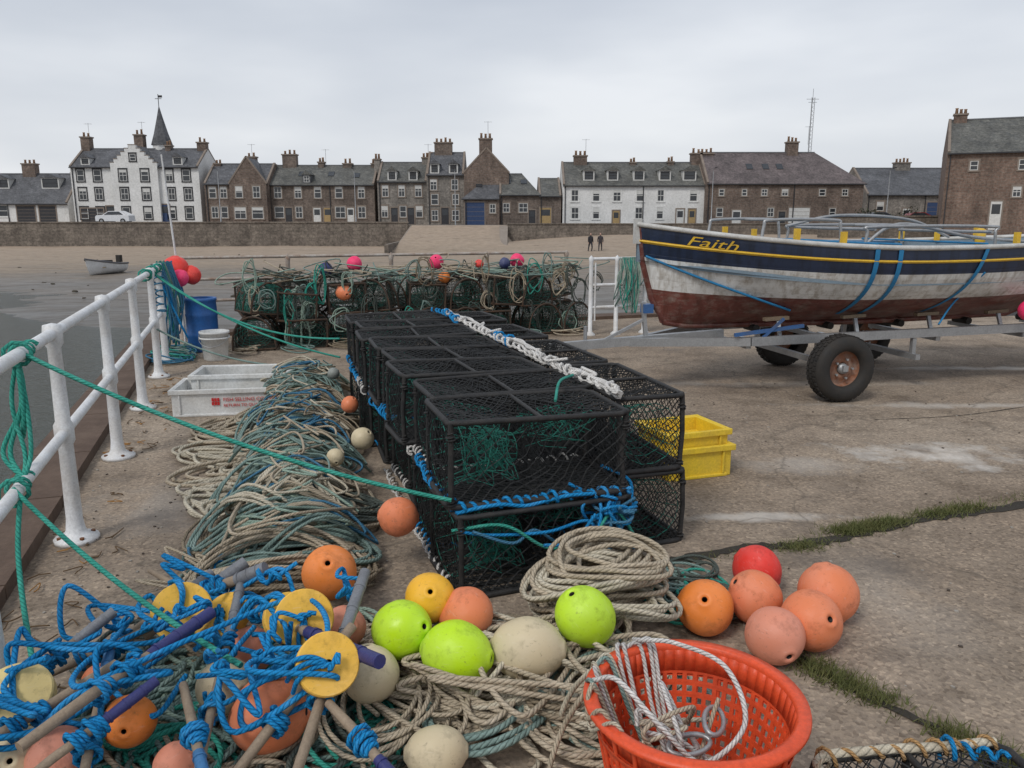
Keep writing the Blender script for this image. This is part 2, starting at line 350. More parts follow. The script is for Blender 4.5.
for _ in range(110):
    x=rng.uniform(-60,30);y=rng.uniform(38,82); r=rng.uniform(.04,.13)
    V=np.array([[math.sin(t)*math.cos(a),math.sin(t)*math.sin(a),math.cos(t)] for t in(.5,1.3,2.2) for a in np.arange(6)*1.047])*r*np.array([1.4,1,.6])*(1+.2*rng.standard_normal((18,1)))
    z=-2.4+(.2*float(sm(x,-14,14))*float(sm(y,20,60)))+(1.5*float(sm(x,-14,14))*float(sm(y,60,97)))+.35*float(sm(y,66,97))*(1-float(sm(x,-14,14)))
    mb.add(V+np.array([x,y,z]),[[k*6+q,(k+1)*6+q,(k+1)*6+(q+1)%6,k*6+(q+1)%6] for k in range(2) for q in range(6)]+[list(range(6))],0)
mb.build('beach_stones',[M('beach_stone',(.1,.088,.072),(.06,.055,.04),2,.7,.8)])

# ------------------------------------------------------------------ buildings
brown=stone('brown_sandstone',(.14,.1,.08),(.185,.138,.11),(.17,.14,.12))
brownR=stone('red_brown_sandstone',(.155,.1,.077),(.195,.135,.105),(.175,.14,.115))
brown2=stone('rubble_sandstone',(.12,.092,.076),(.17,.132,.108),(.155,.13,.112))
grey=stone('grey_stone',(.2,.182,.162),(.26,.235,.21),(.2,.185,.165))
whitew=M('white_harling',(.74,.74,.73),(.5,.5,.48),.35,.6,.9,.2,20)
slate=stone('slate_roof',(.085,.088,.098),(.12,.122,.131),(.07,.07,.075),.35,.22,.012,.6)
slate2=stone('mauve_slate_roof',(.11,.087,.087),(.14,.115,.113),(.09,.075,.075),.35,.22,.012,.65)
slate3=stone('mossy_slate_roof',(.095,.097,.093),(.135,.133,.12),(.075,.075,.065),.35,.22,.012,.7)
glass=M('window_glass',(.028,.032,.038),(.06,.065,.07),1,.6,.15,spec=.6)
wframe=M('white_window_frame',(.62,.62,.6),(.4,.4,.38),2,.4,.5)
trimst=M('dressed_stone_trim',(.25,.205,.17),(.16,.13,.11),1,.6,.85)
darktrim=M('dark_painted_trim',(.03,.03,.034),(.06,.06,.06),1,.4,.6)
potm=M('chimney_pot_clay',(.38,.24,.15),(.2,.13,.09),2,.6,.8)
lead=M('lead_ridge',(.16,.165,.175),(.1,.1,.11),1,.5,.6)
doorw=M('door_white',(.66,.66,.64)); doorb=M('door_blue',(.035,.065,.15)); doory=M('door_ochre',(.4,.28,.13)); doord=M('door_dark',(.04,.04,.045)); doorr=M('door_green',(.05,.11,.07))
DM={'w':doorw,'b':doorb,'y':doory,'d':doord,'g':doorr}
def window(mb,x,z,w_,h_,y,bars=1,trim=True):
    if trim:
        mb.b2((x-w_/2-.16,y-.05,z+h_/2),(x+w_/2+.16,y,z+h_/2+.2),0); mb.b2((x-w_/2-.16,y-.09,z-h_/2-.14),(x+w_/2+.16,y,z-h_/2),0)
        mb.b2((x-w_/2-.15,y-.045,z-h_/2),(x-w_/2,y,z+h_/2),0); mb.b2((x+w_/2,y-.045,z-h_/2),(x+w_/2+.15,y,z+h_/2),0)
    f=.07
    mb.b2((x-w_/2+f,y-.012,z-h_/2+f),(x+w_/2-f,y-.004,z+h_/2-f),2)
    mb.b2((x-w_/2,y-.035,z-h_/2),(x-w_/2+f,y,z+h_/2),1); mb.b2((x+w_/2-f,y-.035,z-h_/2),(x+w_/2,y,z+h_/2),1)
    mb.b2((x-w_/2+f,y-.034,z-h_/2),(x+w_/2-f,y,z-h_/2+f),1); mb.b2((x-w_/2+f,y-.034,z+h_/2-f),(x+w_/2-f,y,z+h_/2),1)
    mb.b2((x-w_/2+f,y-.033,z-.035),(x+w_/2-f,y,z+.035),1)
    if bars and rng.random()<.5: mb.b2((x-.025,y-.03,z-h_/2+f),(x+.025,y,z-.035),1); mb.b2((x-.025,y-.03,z+.035),(x+.025,y,z+h_/2-f),1)
    if rng.random()<.35:
        mb.b2((x-w_/2+f,y-.02,z+h_/2-f-h_*rng.uniform(.15,.4)),(x+w_/2-f,y-.013,z+h_/2-f),1)
def chimney(P,x,yc,zb,zt,w_,k,wm,n=3,d=1.1):
    mb=MB(); mb.b2((x-w_/2,yc-d/2,zb),(x+w_/2,yc+d/2,zt-.75),0); mb.b2((x-w_/2-.1,yc-d/2-.1,zt-.75),(x+w_/2+.1,yc+d/2+.1,zt-.58),1)
    for i in range(n):
        hh=rng.uniform(-.15,.1)
        px=x-w_/2+w_*(i+.5)/n; mb.lathe([(.0,zt-.58),(.17,zt-.58),(.13,zt-.1+hh),(.17,zt-.06+hh),(.16,zt+hh),(.1,zt+hh)],(px,yc,0),2,8)
    mb.build('chimney',[wm,trimst,potm],P)
def house(name,x0,x1,Yf,zb,ze,zr,wm,rm,wins=[],dorm=[],chim=[],doors=[],gables=[],depth=8,hipR=0,hipL=0,skylights=[],trim=True,wallgable=True):
    k=Yf/110.
    fx=lambda x:x*k; fz=lambda z:1.6+(z-1.6)*k
    P=empty(name,(fx((x0+x1)/2),Yf,fz(zb))); ox,oz=fx((x0+x1)/2),fz(zb)
    X0,X1=fx(x0)-ox,fx(x1)-ox; ZE,ZR=fz(ze)-oz,fz(zr)-oz; D=depth; ZB=-.6
    gx=lambda x:fx(x)-ox; gz=lambda z:fz(z)-oz
    mb=MB(); 
    V=[(X0,0,ZB),(X1,0,ZB),(X1,D,ZB),(X0,D,ZB),(X0,0,ZE),(X1,0,ZE),(X1,D,ZE),(X0,D,ZE),(X0,D/2,ZR-.06),(X1,D/2,ZR-.06)]
    F=[[0,1,5,4],[2,3,7,6]]
    F.append([1,2,6,9,5] if not hipR else [1,2,6,5]); F.append([3,0,4,8,7] if not hipL else [3,0,4,7])
    mb.add(V,F,0)
    if wallgable:
        for X_,hp in ((X0+.12,hipL),(X1-.12,hipR)):
            if not hp:
                mb.beam((X_,-.15,ZE-.02),(X_,D/2,ZR+.12),.26,.2,1); mb.beam((X_,D/2,ZR+.12),(X_,D+.15,ZE-.02),.26,.2,1)
    mb.build('walls',[wm,trimst],P)
    mb=MB(); o=.25; sl=(ZR-ZE)/(D/2); ro=.0
    rx0=X0+(hipL*k);rx1=X1-(hipR*k)
    el=X0-(o if hipL else ro); er=X1+(o if hipR else ro)
    A=(el,-o,ZE-o*sl+.05);B=(er,-o,ZE-o*sl+.05);C=(er,D+o,ZE-o*sl+.05);Dd=(el,D+o,ZE-o*sl+.05);E=(rx0,D/2,ZR+.05);G=(rx1,D/2,ZR+.05)
    F=[[0,1,5,4],[2,3,4,5]]
    if hipR: F.append([1,2,5])
    if hipL: F.append([3,0,4])
    mb.add([A,B,C,Dd,E,G],F,0)
    mb.b2((rx0,D/2-.12,ZR),(rx1,D/2+.12,ZR+.12),1)
    mb.b2((el,-o-.1,ZE-o*sl-.09),(er,-o+.02,ZE-o*sl+.045),2)
    mb.b2((X0+.25,-.14,ZB),(X0+.35,-.04,ZE-.1),2)
    if X1-X0>9: mb.b2(((X0+X1)/2+1.1,-.14,ZB),((X0+X1)/2+1.2,-.04,ZE-.1),2)
    for (sx,sz) in skylights:
        z=gz(sz); y=(z-ZE)/sl; q=math.atan(sl); rm_=Matrix.Rotation(q,3,'X')
        mb.box((gx(sx),y,z+.12),(.8,1.1,.06),3,rot=[list(r) for r in rm_])
    mb.build('roof',[rm,lead,darktrim,glass],P)
    mb=MB(); any_=False
    for wd in wins:
        x,z=wd[0]+rng.normal(0,.08),wd[1]; ww=wd[2] if len(wd)>2 else .95; hh=wd[3] if len(wd)>3 else 1.5
        window(mb,gx(x),gz(z),ww*k*rng.uniform(.92,1.08),hh*k,0,1,trim); any_=True
    if any_: mb.build('windows',[darktrim if trim=='d' else (whitew if wm is whitew else trimst),wframe,glass],P)
    for (x,w_,h_,cm) in doors:
        mb=MB(); X_=gx(x); z0=-.05;W=w_*k/2;Hh=h_*k
        mb.b2((X_-W-.14,-.06,z0),(X_-W,0.,Hh+.16),1); mb.b2((X_+W,-.06,z0),(X_+W+.14,0.,Hh+.16),1); mb.b2((X_-W,-.058,Hh),(X_+W,0.,Hh+.16),1)
        mb.b2((X_-W,-.03,z0),(X_+W,-.002,Hh),0)
        if w_<1.6: mb.b2((X_-W+.12,-.04,Hh*.55),(X_+W-.12,-.03,Hh*.9),2); mb.b2((X_-W+.12,-.045,.15),(X_+W-.12,-.03,Hh*.48),0)
        else:
            for q in range(1,5): mb.b2((X_-W+.05,-.038,Hh*q/5-.015),(X_+W-.05,-.03,Hh*q/5+.015),1)
        mb.build('door',[DM[cm],trimst,glass],P)
    for dd in dorm:
        x,z,w_,h_=dd[:4]; dm=dd[4] if len(dd)>4 else wframe
        X_=gx(x);z0=gz(z);W=w_*k/2;Hh=h_*k; y0=max((z0-ZE)/sl-.1,-.02); y1=y0+ (Hh+.5)/sl+.3
        mb=MB(); mb.b2((X_-W,y0,z0-.15),(X_+W,y1,z0+Hh),0)
        zt=z0+Hh; ap=zt+.6*k
        mb.add([(X_-W-.15,y0-.2,zt),(X_+W+.15,y0-.2,zt),(X_,y0-.2,ap),(X_-W-.15,y1+.4,zt),(X_+W+.15,y1+.4,zt),(X_,y1+.4,ap)],[[0,1,2],[0,2,5,3],[2,1,4,5],[0,3,4,1]],1)
        mb.build('dormer',[dm,rm],P)
        mb=MB(); window(mb,X_,z0+Hh/2,W*2-.35,Hh-.25,y0-.004,1,False); mb.build('dormer_window',[trimst,darktrim if dm is wframe else wframe,glass],P)
    for cc in chim:
        x,zt,w_=cc[:3]; yc=cc[3] if len(cc)>3 else D/2
        chimney(P,gx(x),yc,ZE if len(cc)<=4 else 0,gz(zt),w_*k,k,cc[5] if len(cc)>5 else (brown if wm is whitew else wm),n=max(2,int(w_/.5)))
    for (a,bb,zap,kind) in gables:
        A0,A1,ZA=gx(a),gx(bb),gz(zap); xm=(A0+A1)/2; pr=-.45
        mb=MB()
        if kind=='step':
            mb.b2((A0,pr,ZB),(A1,D/2,ZE),0); ns=6; W=(A1-A0)/2
            for s_ in range(ns):
                hw=W*(1-s_/ns); z0_=ZE+(ZA-ZE)*s_/ns; z1_=ZE+(ZA-ZE)*(s_+1)/ns
                mb.b2((xm-hw,pr,z0_),(xm+hw,pr+.5,z1_),0); mb.b2((xm-hw-.04,pr-.04,z1_),(xm-hw+W/ns+.02,pr+.52,z1_+.08),1); mb.b2((xm+hw-W/ns-.02,pr-.04,z1_),(xm+hw+.04,pr+.52,z1_+.08),1)
        else:
            mb.add([(A0,pr,ZB),(A1,pr,ZB),(A1,pr,ZE),(xm,pr,ZA),(A0,pr,ZE),(A0,D/2,ZB),(A1,D/2,ZB),(A1,D/2,ZE),(xm,D/2,ZA),(A0,D/2,ZE)],[[0,1,2,3,4],[1,6,7,2],[5,0,4,9]],0)
            mb.beam((A0-.1,pr+.1,ZE-.05),(xm,pr+.1,ZA+.15),.3,.18,1); mb.beam((xm,pr+.1,ZA+.15),(A1+.1,pr+.1,ZE-.05),.3,.18,1)
        mb.build('front_gable',[wm,trimst],P)
        mb=MB(); mb.add([(A0-.1,pr+.25,ZE),(xm,pr+.25,ZA),(A1+.1,pr+.25,ZE),(A0-.1,D/2,ZE),(xm,D/2,ZA),(A1+.1,D/2,ZE)],[[0,1,4,3],[1,2,5,4]],0); mb.build('gable_roof',[rm],P)
    return P
house('garage_building',-78,-59.6,112,.6,3.3,7.2,whitew,slate,wins=[(-68.6,2.2,1.6,1.5)],dorm=[(-62.8,5.2,2.4,1.4),(-69.5,5.2,2.2,1.3),(-75.5,5.2,2.2,1.3)],chim=[(-66.6,9.2,1.8),(-60.3,8.0,1.0)],
      doors=[(-75.5,2.4,2.3,'d'),(-72.4,2.4,2.3,'d'),(-65.3,2.4,2.2,'d'),(-62.4,2.2,2.2,'d')],depth=9)
wz=[(x,z) for x in (-57.4,-55.2) for z in (6.8,4.4,1.9)]+[(x,z) for x in (-45.6,-43.3) for z in (6.8,4.4,1.9)]
P=house('white_house',-58.8,-41.7,110,.6,8.0,10.5,whitew,slate,wins=wz,chim=[(-58.2,12.7,1.2),(-50.9,13.0,1.2),(-42.4,12.0,1.2),(-47.0,11.6,.7)],doors=[(-53.9,1.1,2.2,'d'),(-46.6,1.2,2.4,'b'),(-56.4,3.0,1.9,'d')],dorm=[(-44.5,8.2,1.3,1.0),(-56.8,8.2,1.2,.9)],gables=[(-53.2,-47.0,10.7,'step')],depth=8,trim='d')
mb=MB()
for x in (-51.6,-48.7):
    for z in (6.8,4.4,1.9): window(mb,x+50.25,z-.6,1.0,1.5,-.45,1,True)
window(mb,.15,8.5,.8,.9,-.45,0,True); mb.build('windows',[darktrim,wframe,glass],P)
mb=MB(); mb.lathe([(1.35,9.0),(1.3,11.2)],(1.9,5.0,-.6),0,8,sm=False); mb.lathe([(1.5,11.1),(1.0,12.6),(.45,14.6),(.02,16.3)],(1.9,5.0,-.6),1,8,sm=False)
mb.cyl((1.9,5.0,15.5),(1.9,5.0,17.2),.05,2,6); mb.box((1.9,5.0,16.6),(.9,.05,.07),2); mb.box((2.2,5.0,16.9),(.5,.04,.3),2)
mb.build('spire',[whitew,slate,darktrim],P)
house('sandstone_cottage',-41.1,-32.6,109,.5,5.8,8.5,brown,slate,wins=[(-40.0,4.6),(-40.0,2.0),(-38.6,4.6),(-38.6,2.0)],chim=[(-35.8,10.1,1.3),(-40.4,9.2,.9)],gables=[(-37.6,-32.7,9.1,'v')],doors=[],depth=8)
P=house('sandstone_terrace',-32.6,-18.4,110,.5,5.7,8.3,brown2,slate3,wins=[(x,z) for x in (-31.2,-28.6,-26.0,-23.2,-20.2) for z in (4.6,)]+[(-31.2,2,1.3),(-28.6,2),(-23.2,2,1.3),(-20.2,2)],chim=[(-30.5,10.4,1.9),(-26.2,9.4,.8),(-22.6,9.2,1.2),(-18.9,9.2,.8)],doors=[(-26.2,1.0,2.1,'w'),(-24.8,1.0,2.1,'y'),(-30,.9,2.1,'d'),(-21.7,.9,2.1,'w')],skylights=[(-28.5,7),(-24.5,7),(-21,6.8)],dorm=[(-27.4,5.8,1.1,1.1,slate)],depth=8)
mb=MB(); 
for x in (-1.2,1.1):
    for z in (4.1,1.4): window(mb,x-35.15*109/110+ (36.85*109/110),z,1.5 if z<2 else .95,1.5,-.45,1,True)
mb.build('bay_windows',[trimst,wframe,glass],bpy.data.objects['sandstone_cottage'])
house('grey_stone_house',-18.0,-11.4,109,.5,6.1,8.7,grey,slate3,wins=[(x,z,.9,1.5) for x in (-17,-14.7,-12.5) for z in (4.8,2.1)],chim=[(-18.5,9.8,.8),(-11.9,10.0,.9)],dorm=[(-16,6.2,1.2,1.2),(-13.2,6.2,1.2,1.2)],doors=[(-15.8,.9,2.1,'d'),(-13.6,.9,2.1,'d')])
house('tall_stone_house',-11.4,-6.4,107,.5,7.0,10.0,grey,slate,wins=[(x,z,.9,1.4) for x in (-10.4,-7.6) for z in (5.6,3.7,1.6)],chim=[(-9.4,12.0,2.4,4,1,brown2),(-11.2,10.0,.8)],dorm=[(-10.3,7.1,1.2,1.2),(-7.8,7.1,1.2,1.2)],doors=[(-9.0,1.0,2.1,'d')])
P=house('tall_sandstone_tenement',-6.4,-.4,106.5,.5,7.2,7.4,brown,slate,wins=[(-4.8,4.6,.8,1.3),(-2.2,4.6,.8,1.3),(-3.4,7.0,.7,1.0)],chim=[(-3.5,12.2,1.7,0.6)],gables=[(-6.35,-.42,10.2,'v')],depth=10,wallgable=False)
house('workshop',-1.7,3.6,104,.3,4.4,7.2,brown2,slate3,wins=[(1.4,2.6,1.2,1.2),(-.8,2.6,.9,1.2)],doors=[(2.7,.9,2.0,'d')],skylights=[(-.6,6),(1.6,6)],chim=[],hipR=2.2,depth=9)
house('blue_front_shop',-6.5,-1.7,103.5,.3,3.9,7.0,brown,slate,wins=[(-2.6,2.5,.8,1.2)],doors=[(-5.0,2.6,3.0,'b')],skylights=[(-4.5,5.6)],hipL=3.6,depth=9,wallgable=False)
house('stone_shed',3.6,6.6,104,.3,4.2,6.6,brown2,slate3,doors=[(4.5,1.5,2.3,'y')],wins=[],depth=10,hipR=0)
gx_=[8.4,11.3,14.1,17.0,19.9,24.2]
P=house('white_terrace',6.8,25.9,104,.1,5.65,8.7,whitew,slate3,wins=[(x,z,.95,1.5) for x in gx_ for z in (4.2,)]+[(x,1.9,.95,1.5) for x in (8.4,11.3,17.0,19.9)],dorm=[(10.3,6.2,1.5,1.3),(13.5,6.2,1.5,1.3),(17.0,6.2,1.5,1.3),(20.5,6.2,1.6,1.3),(23.8,6.2,1.8,1.3)],
  chim=[(9.4,10.3,1.8),(16.6,9.4,.8),(21.8,9.5,.8),(25.3,10.6,1.4)],doors=[(14.0,.9,2.1,'y'),(22.6,1.0,2.3,'w'),(24.2,.9,2.3,'y')],depth=8)
house('sandstone_warehouse',26.0,47.0,103,.0,5.9,10.1,brown,slate2,wins=[(28,4.6,.7,.9),(31,4.6,.7,.9),(33.8,4.6,.8,.9),(36.5,4.6,.8,.9),(41.5,4.6,.8,.9),(44.5,4.6,.8,.9),(28,2,.8,1.2),(34.8,2,.8,1.2),(43,2,.9,1.1)],doors=[(38.6,2.8,2.6,'w'),(30.2,1.2,2.3,'w'),(36.3,.9,2.1,'d')],
  chim=[(27.0,10.7,1.8),(38.8,12.2,1.5)],skylights=[(32.3,8),(34.5,8),(36.4,8)],hipR=5,depth=10)
house('low_stone_building',47.5,61,112,.3,4.4,8.0,grey,slate,wins=[(49.5,2.8,1,1.2)],doors=[(56.5,1.6,3.0,'b'),(53,1.0,2.2,'w')],chim=[(54.3,9.4,2.0)],depth=11)
P=house('tall_stone_warehouse',57.2,90,85,-.2,9.8,14.4,brownR,slate3,wins=[(60.4,8.0,.9,1.2),(66.0,8.0,.9,1.3),(68.2,8.0,.8,1.3),(71,8.0,.9,1.3),(65.5,4.6,.9,1.3)],doors=[(63.5,1.3,3.6,'w'),(69,1.3,2.6,'d')],chim=[(58.6,16.0,1.6)],depth=10,hipL=0)
th=R(25); hwid=(90-57.2)/2*85/110; P.location=(57.2*85/110+.4+hwid*math.cos(th),85-hwid*math.sin(th),P.location[2]); P.rotation_euler=(0,0,-th)
galv=M('galvanised_steel',(.42,.43,.44),(.28,.28,.28),6,.6,.45,metal=.6)
mb=MB()
for dx,dy in((0,0),(.4,0),(.2,.35)): mb.cyl((dx,dy,0),(dx,dy,9.5),.035,0,5)
for i in range(19): 
    z=i*.5; mb.cyl((0,0,z),(.4,0,z+.5),.02,0,4); mb.cyl((.4,0,z),(.2,.35,z+.5),.02,0,4)
mb.cyl((.2,.2,9),(.2,.2,10.6),.03,0,5); mb.box((.2,.2,9.3),(1.6,.05,.05),0); mb.box((.2,.2,8.9),(1.1,.05,.05),0)
mb.build('radio_mast',[galv],loc=(39.2,110,7.2))
def lamp(x,y,h=6.5,z=.42):
    mb=MB(); mb.tube([(0,0,0),(0,0,1),(0,0,1.05),(0,0,h)],[.09,.08,.055,.04],0,8); mb.tube(spline([(0,0,h),(0,-.3,h+.25),(0,-1.0,h+.3)],6),.03,0,6); mb.box((0,-1.15,h+.28),(.22,.6,.1),1)
    mb.build('street_lamp',[galv,darktrim],loc=(x,y,z))
for x,y in((-66,101),(-36,101),(-19.3,101),(-7,101),(24.5,100.5),(46,100.5)): lamp(x,y)
mb=MB()
for (x,y,z) in((-58.2,114,12.6),(-50.9,114,12.8),(-35.8,113,9.8),(-3.5,108,12.2),(9.2,108,10.0),(38,108,11.6),(-26,114,9.2),(-11.8,113,9.8)):
    mb.cyl((x+.4,y,z-1),(x+.4,y,z+1.3),.025,0,4); mb.cyl((x-.1,y,z+1.2),(x+.9,y,z+1.2),.015,0,4)
    for q in range(5): mb.cyl((x-.05+q*.22,y-.25,z+1.2),(x-.05+q*.22,y+.25,z+1.2),.01,0,4)
mb.build('tv_aerials',[galv])
def car(x,y,body,z=.43,van=False,rz=0):
    P=empty('parked_van' if van else 'parked_car',(x,y,z),rz)
    prof=[(-2.1,.3),(-2.1,.85),(-1.95,1.0),(-1.15,1.08),(-.45,1.52),(.9,1.55),(1.75,1.15),(2.05,1.0),(2.1,.3)] if not van else [(-2.4,.35),(-2.4,1.0),(-1.9,1.25),(-1.3,1.95),(-.9,2.05),(2.3,2.05),(2.4,1.9),(2.4,.35)]
    n=len(prof); V=[];mb=MB()
    for yy in (-.86,.86):
        for (a,c_) in prof: V.append((a,yy*(.86 if c_>1.3 else 1),c_))
    F=[[i,i+1,n+i+1,n+i] for i in range(n-1)]+[list(range(n)),list(range(2*n-1,n-1,-1)),[0,n,2*n-1,n-1]]
    F=[f[::-1] for f in F]; mb.add(V,F,0); mb.build('body',[body],P)
    mb=MB()
    for sgn in(-1,1):
        if not van: mb.add([(-1.0,sgn*.885,1.08),(-.45,sgn*.77,1.46),(.85,sgn*.77,1.48),(1.4,sgn*.885,1.1)],[[0,1,2,3]],0)
        else: mb.add([(-1.6,sgn*.87,1.3),(-1.2,sgn*.84,1.85),(-.5,sgn*.84,1.85),(-.5,sgn*.87,1.3)],[[0,1,2,3]],0)
    mb.build('glass',[glass],P)
    mb=MB()
    for wx in(-1.35,1.3):
        for s_ in(-1,1): mb.cyl((wx,s_*.7,.32),(wx,s_*.9,.32),.32,0,16); mb.cyl((wx,s_*.9,.32),(wx,s_*.91,.32),.18,1,10)
    mb.build('wheels',[M('tyre',(.02,.02,.02),(.04,.035,.03),10,.5,.8),galv],P)
car(-49.6,102.2,M('car_white',(.75,.76,.78),(.6,.6,.6),1,.2,.25),z=.6)
car(44.5,100,M('car_dark',(.05,.055,.07),(.03,.03,.03),1,.2,.25)); car(49,99.6,M('car_red',(.2,.03,.03),(.15,.03,.03),1,.2,.3))
mb=MB()
for _ in range(2600):
    x=rng.uniform(36,56);y=rng.uniform(91,93);z=rng.uniform(.2,1.9+.5*math.sin(x*1.3)+.3*math.sin(x*3.1)); s_=rng.uniform(.1,.22); a=rng.normal(size=3);a/=np.linalg.norm(a);b_=np.cross(a,[.3,.5,1]);b_/=np.linalg.norm(b_)
    c0=np.array([x,y,z]); mb.add([c0-a*s_,c0+b_*s_*.6,c0+a*s_],[[0,1,2]],int(rng.integers(0,2)))
mb.build('shrub_hedge',[M('leaf_dark',(.03,.045,.02)),M('leaf_mid',(.07,.08,.04))])

def person(x,y,z,rz,jc,tc_,phase):
    P=empty('person',(x,y,z),rz)
    J=[(0,0,.95),(0,0,1.15),(0,.01,1.38),(0,.0,1.5),(0,.0,1.56),
       (.1,0,.9),(.11,-.14*phase,.5),(.11,-.12*phase+.1,.09),(.11,-.12*phase-.05,.04),
       (-.1,0,.9),(-.11,.12*phase,.5),(-.11,.26*phase,.1),(-.11,.26*phase-.14,.04),
       (.19,0,1.4),(.25,.05*phase,1.13),(.24,-.06*phase,.9),
       (-.19,0,1.4),(-.25,-.05*phase,1.13),(-.24,-.1*phase,.9)]
    E=[(0,1),(1,2),(2,3),(3,4),(0,5),(5,6),(6,7),(7,8),(0,9),(9,10),(10,11),(11,12),(2,13),(13,14),(14,15),(2,16),(16,17),(17,18)]
    Rr=[.17,.17,.19,.07,.06,.12,.085,.06,.05,.12,.085,.06,.05,.09,.065,.05,.09,.065,.05]
    me=bpy.data.meshes.new('body'); me.from_pydata(J,E,[]); o=link('body',me,P)
    sk=o.modifiers.new('Skin','SKIN'); 
    for i,sv in enumerate(me.skin_vertices[0].data): sv.radius=(Rr[i],Rr[i]*.8)
    me.skin_vertices[0].data[0].use_root=True
    o.modifiers.new('s','SUBSURF').levels=1
    m,nt,b=newmat('outdoor_clothes'); s=N(nt,'ShaderNodeSeparateXYZ'); nt.links.new(coord(nt),s.inputs[0])
    nt.links.new(ramp(nt,math_(nt,'DIVIDE',s.outputs[2],2.),[(.0,(.03,.03,.03)),(.05,tc_),(.44,tc_),(.45,jc),(1,jc)]),b.inputs['Base Color']); b.inputs['Roughness'].default_value=.9
    me.materials.append(m)
    mb=MB(); a=np.linspace(0,np.pi,10); mb.lathe([(max(.085*math.sin(t),.001),.12*math.cos(t)) for t in a],(0,-.01,1.66),0,12)
    mb.lathe([(max(.095*math.sin(t),.001),.10*math.cos(t)) for t in a[:6]],(0,.02,1.69),1,12); mb.box((0,-.1,1.65),(.025,.03,.04),0)
    for s_ in(-.24,.24): mb.box((s_,-.08,.85),(.05,.07,.12),0)
    mb.build('head_and_hands',[M('skin',(.5,.32,.25)),M('hair_dark',(.05,.035,.03))],P)
person(7.35,76,-1.78,R(20),(.025,.025,.03),(.03,.03,.04),1); person(8.3,76.3,-1.78,R(-15),(.04,.035,.04),(.05,.045,.05),-.8)

# ------------------------------------------------------------------ railings
white=M('white_rail_paint',(.74,.75,.76),(.48,.43,.37),7,.5,.45,.15,60)
def rail_post(mb,p):
    x,y,_=p
    mb.lathe([(.0,.0),(.105,.0),(.105,.02),(.06,.035),(.045,.06),(.038,.12),(.034,.5),(.045,.52),(.045,.6),(.034,.62),(.03,.98),(.042,1.0),(.045,1.05),(.04,1.09),(.0,1.1)],(x,y,0),0,14)
    for a in range(4): mb.cyl((x+.08*math.cos(a*1.57+.8),y+.08*math.sin(a*1.57+.8),.02),(x+.08*math.cos(a*1.57+.8),y+.08*math.sin(a*1.57+.8),.035),.012,1,6)
mb=MB(); bs=[-5.6,-4.2,-2.8,-1.4,0,1.48,2.95,4.37]
for b_ in bs: rail_post(mb,EP(0,b_))
for z,rr in((1.05,.027),(.56,.025)):
    for i in range(len(bs)-1): mb.cyl(EP(0,bs[i],z),EP(0,bs[i+1],z),rr,0,12)
mb.cyl(EP(0,4.37,1.05),EP(0,5.2,1.05),.027,0,12); mb.cyl(EP(0,4.37,.56),EP(0,5.2,.56),.025,0,12); rail_post(mb,EP(0,5.2))
mb.build('quay_railing',[white,M('rust',(.2,.08,.03))])
oldw=M('weathered_rail_paint',(.5,.48,.44),(.2,.1,.05),9,.8,.6,.2,60)
mb=MB()
fa=[0.05,1.45,2.85,4.25,5.5]
def FP(a,z=0): return EP(a,7.02,z)
for a in fa: x,y,_=FP(a); mb.lathe([(.09,0),(.09,.02),(.035,.05),(.03,1.0),(.04,1.04),(0,1.1)],(x,y,0),0,10)
for z in(1.06,.78,.5): mb.cyl(FP(.05,z),FP(5.5,z),.02,0,8)
mb.build('far_railing',[oldw])
mb=MB()
for p in((1.06,10.8),(1.42,10.9),(1.83,11.05)):
    mb.lathe([(.07,0),(.07,.02),(.03,.05),(.028,1.0),(.036,1.04),(0,1.08)],(p[0],p[1],0),0,10)
for z in(1.03,.68,.38): mb.cyl((1.06,10.8,z),(1.83,11.05,z),.022,0,8)
mb.cyl((1.12,10.8,.2),(1.12,10.8,.98),.012,0,6)
mb.build('gate_railing',[white])

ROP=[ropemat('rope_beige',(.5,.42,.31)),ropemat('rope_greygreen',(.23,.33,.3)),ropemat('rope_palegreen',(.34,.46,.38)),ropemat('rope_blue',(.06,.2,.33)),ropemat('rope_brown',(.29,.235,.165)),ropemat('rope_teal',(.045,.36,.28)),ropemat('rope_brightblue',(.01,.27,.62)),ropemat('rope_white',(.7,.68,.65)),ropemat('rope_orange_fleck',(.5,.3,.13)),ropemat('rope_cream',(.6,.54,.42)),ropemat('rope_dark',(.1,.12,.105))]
BE,GG,PG,BL,BR,TE,BB,WH,OR,CR,DK=range(11)
mb=MB(); 
pal=[GG,BE,PG,BE,GG,BR,BE,PG,GG,BE,GG,CR,BR,DK]
a0=np.array([-.98,3.3]);a1=np.array([-1.95,7.3]); nC=46
def pc(t): return a0+(a1-a0)*t
for i in range(nC):
    t=i/(nC-1); c_=pc(t)+rng.normal(0,.05,2); ci=int(rng.choice(pal))
    coil(mb,c_,.02,rng.uniform(.2,.36),rng.uniform(.09,.2),QA+rng.normal(0,.45),rng.uniform(4,8),rng.uniform(.006,.0085),ci,h=rng.uniform(.06,.25),wig=.16,zr=.007)
for t,sz in((.04,.28),(.19,.24),(.47,.26)):
    coil(mb,pc(t)+rng.normal(0,.05,2),.05,sz,.1,QA+rng.normal(0,.3),2.6,.0065,BL,h=.2,wig=.2,zr=.006)
for t in (.1,.3,.42,.6,.75,.9):
    coil(mb,pc(t)+rng.normal(0,.05,2),.05,.28,.12,QA+rng.normal(0,.35),3.5,.0068,[PG,GG,BE][int(rng.integers(0,3))],h=.22,wig=.2,zr=.007)
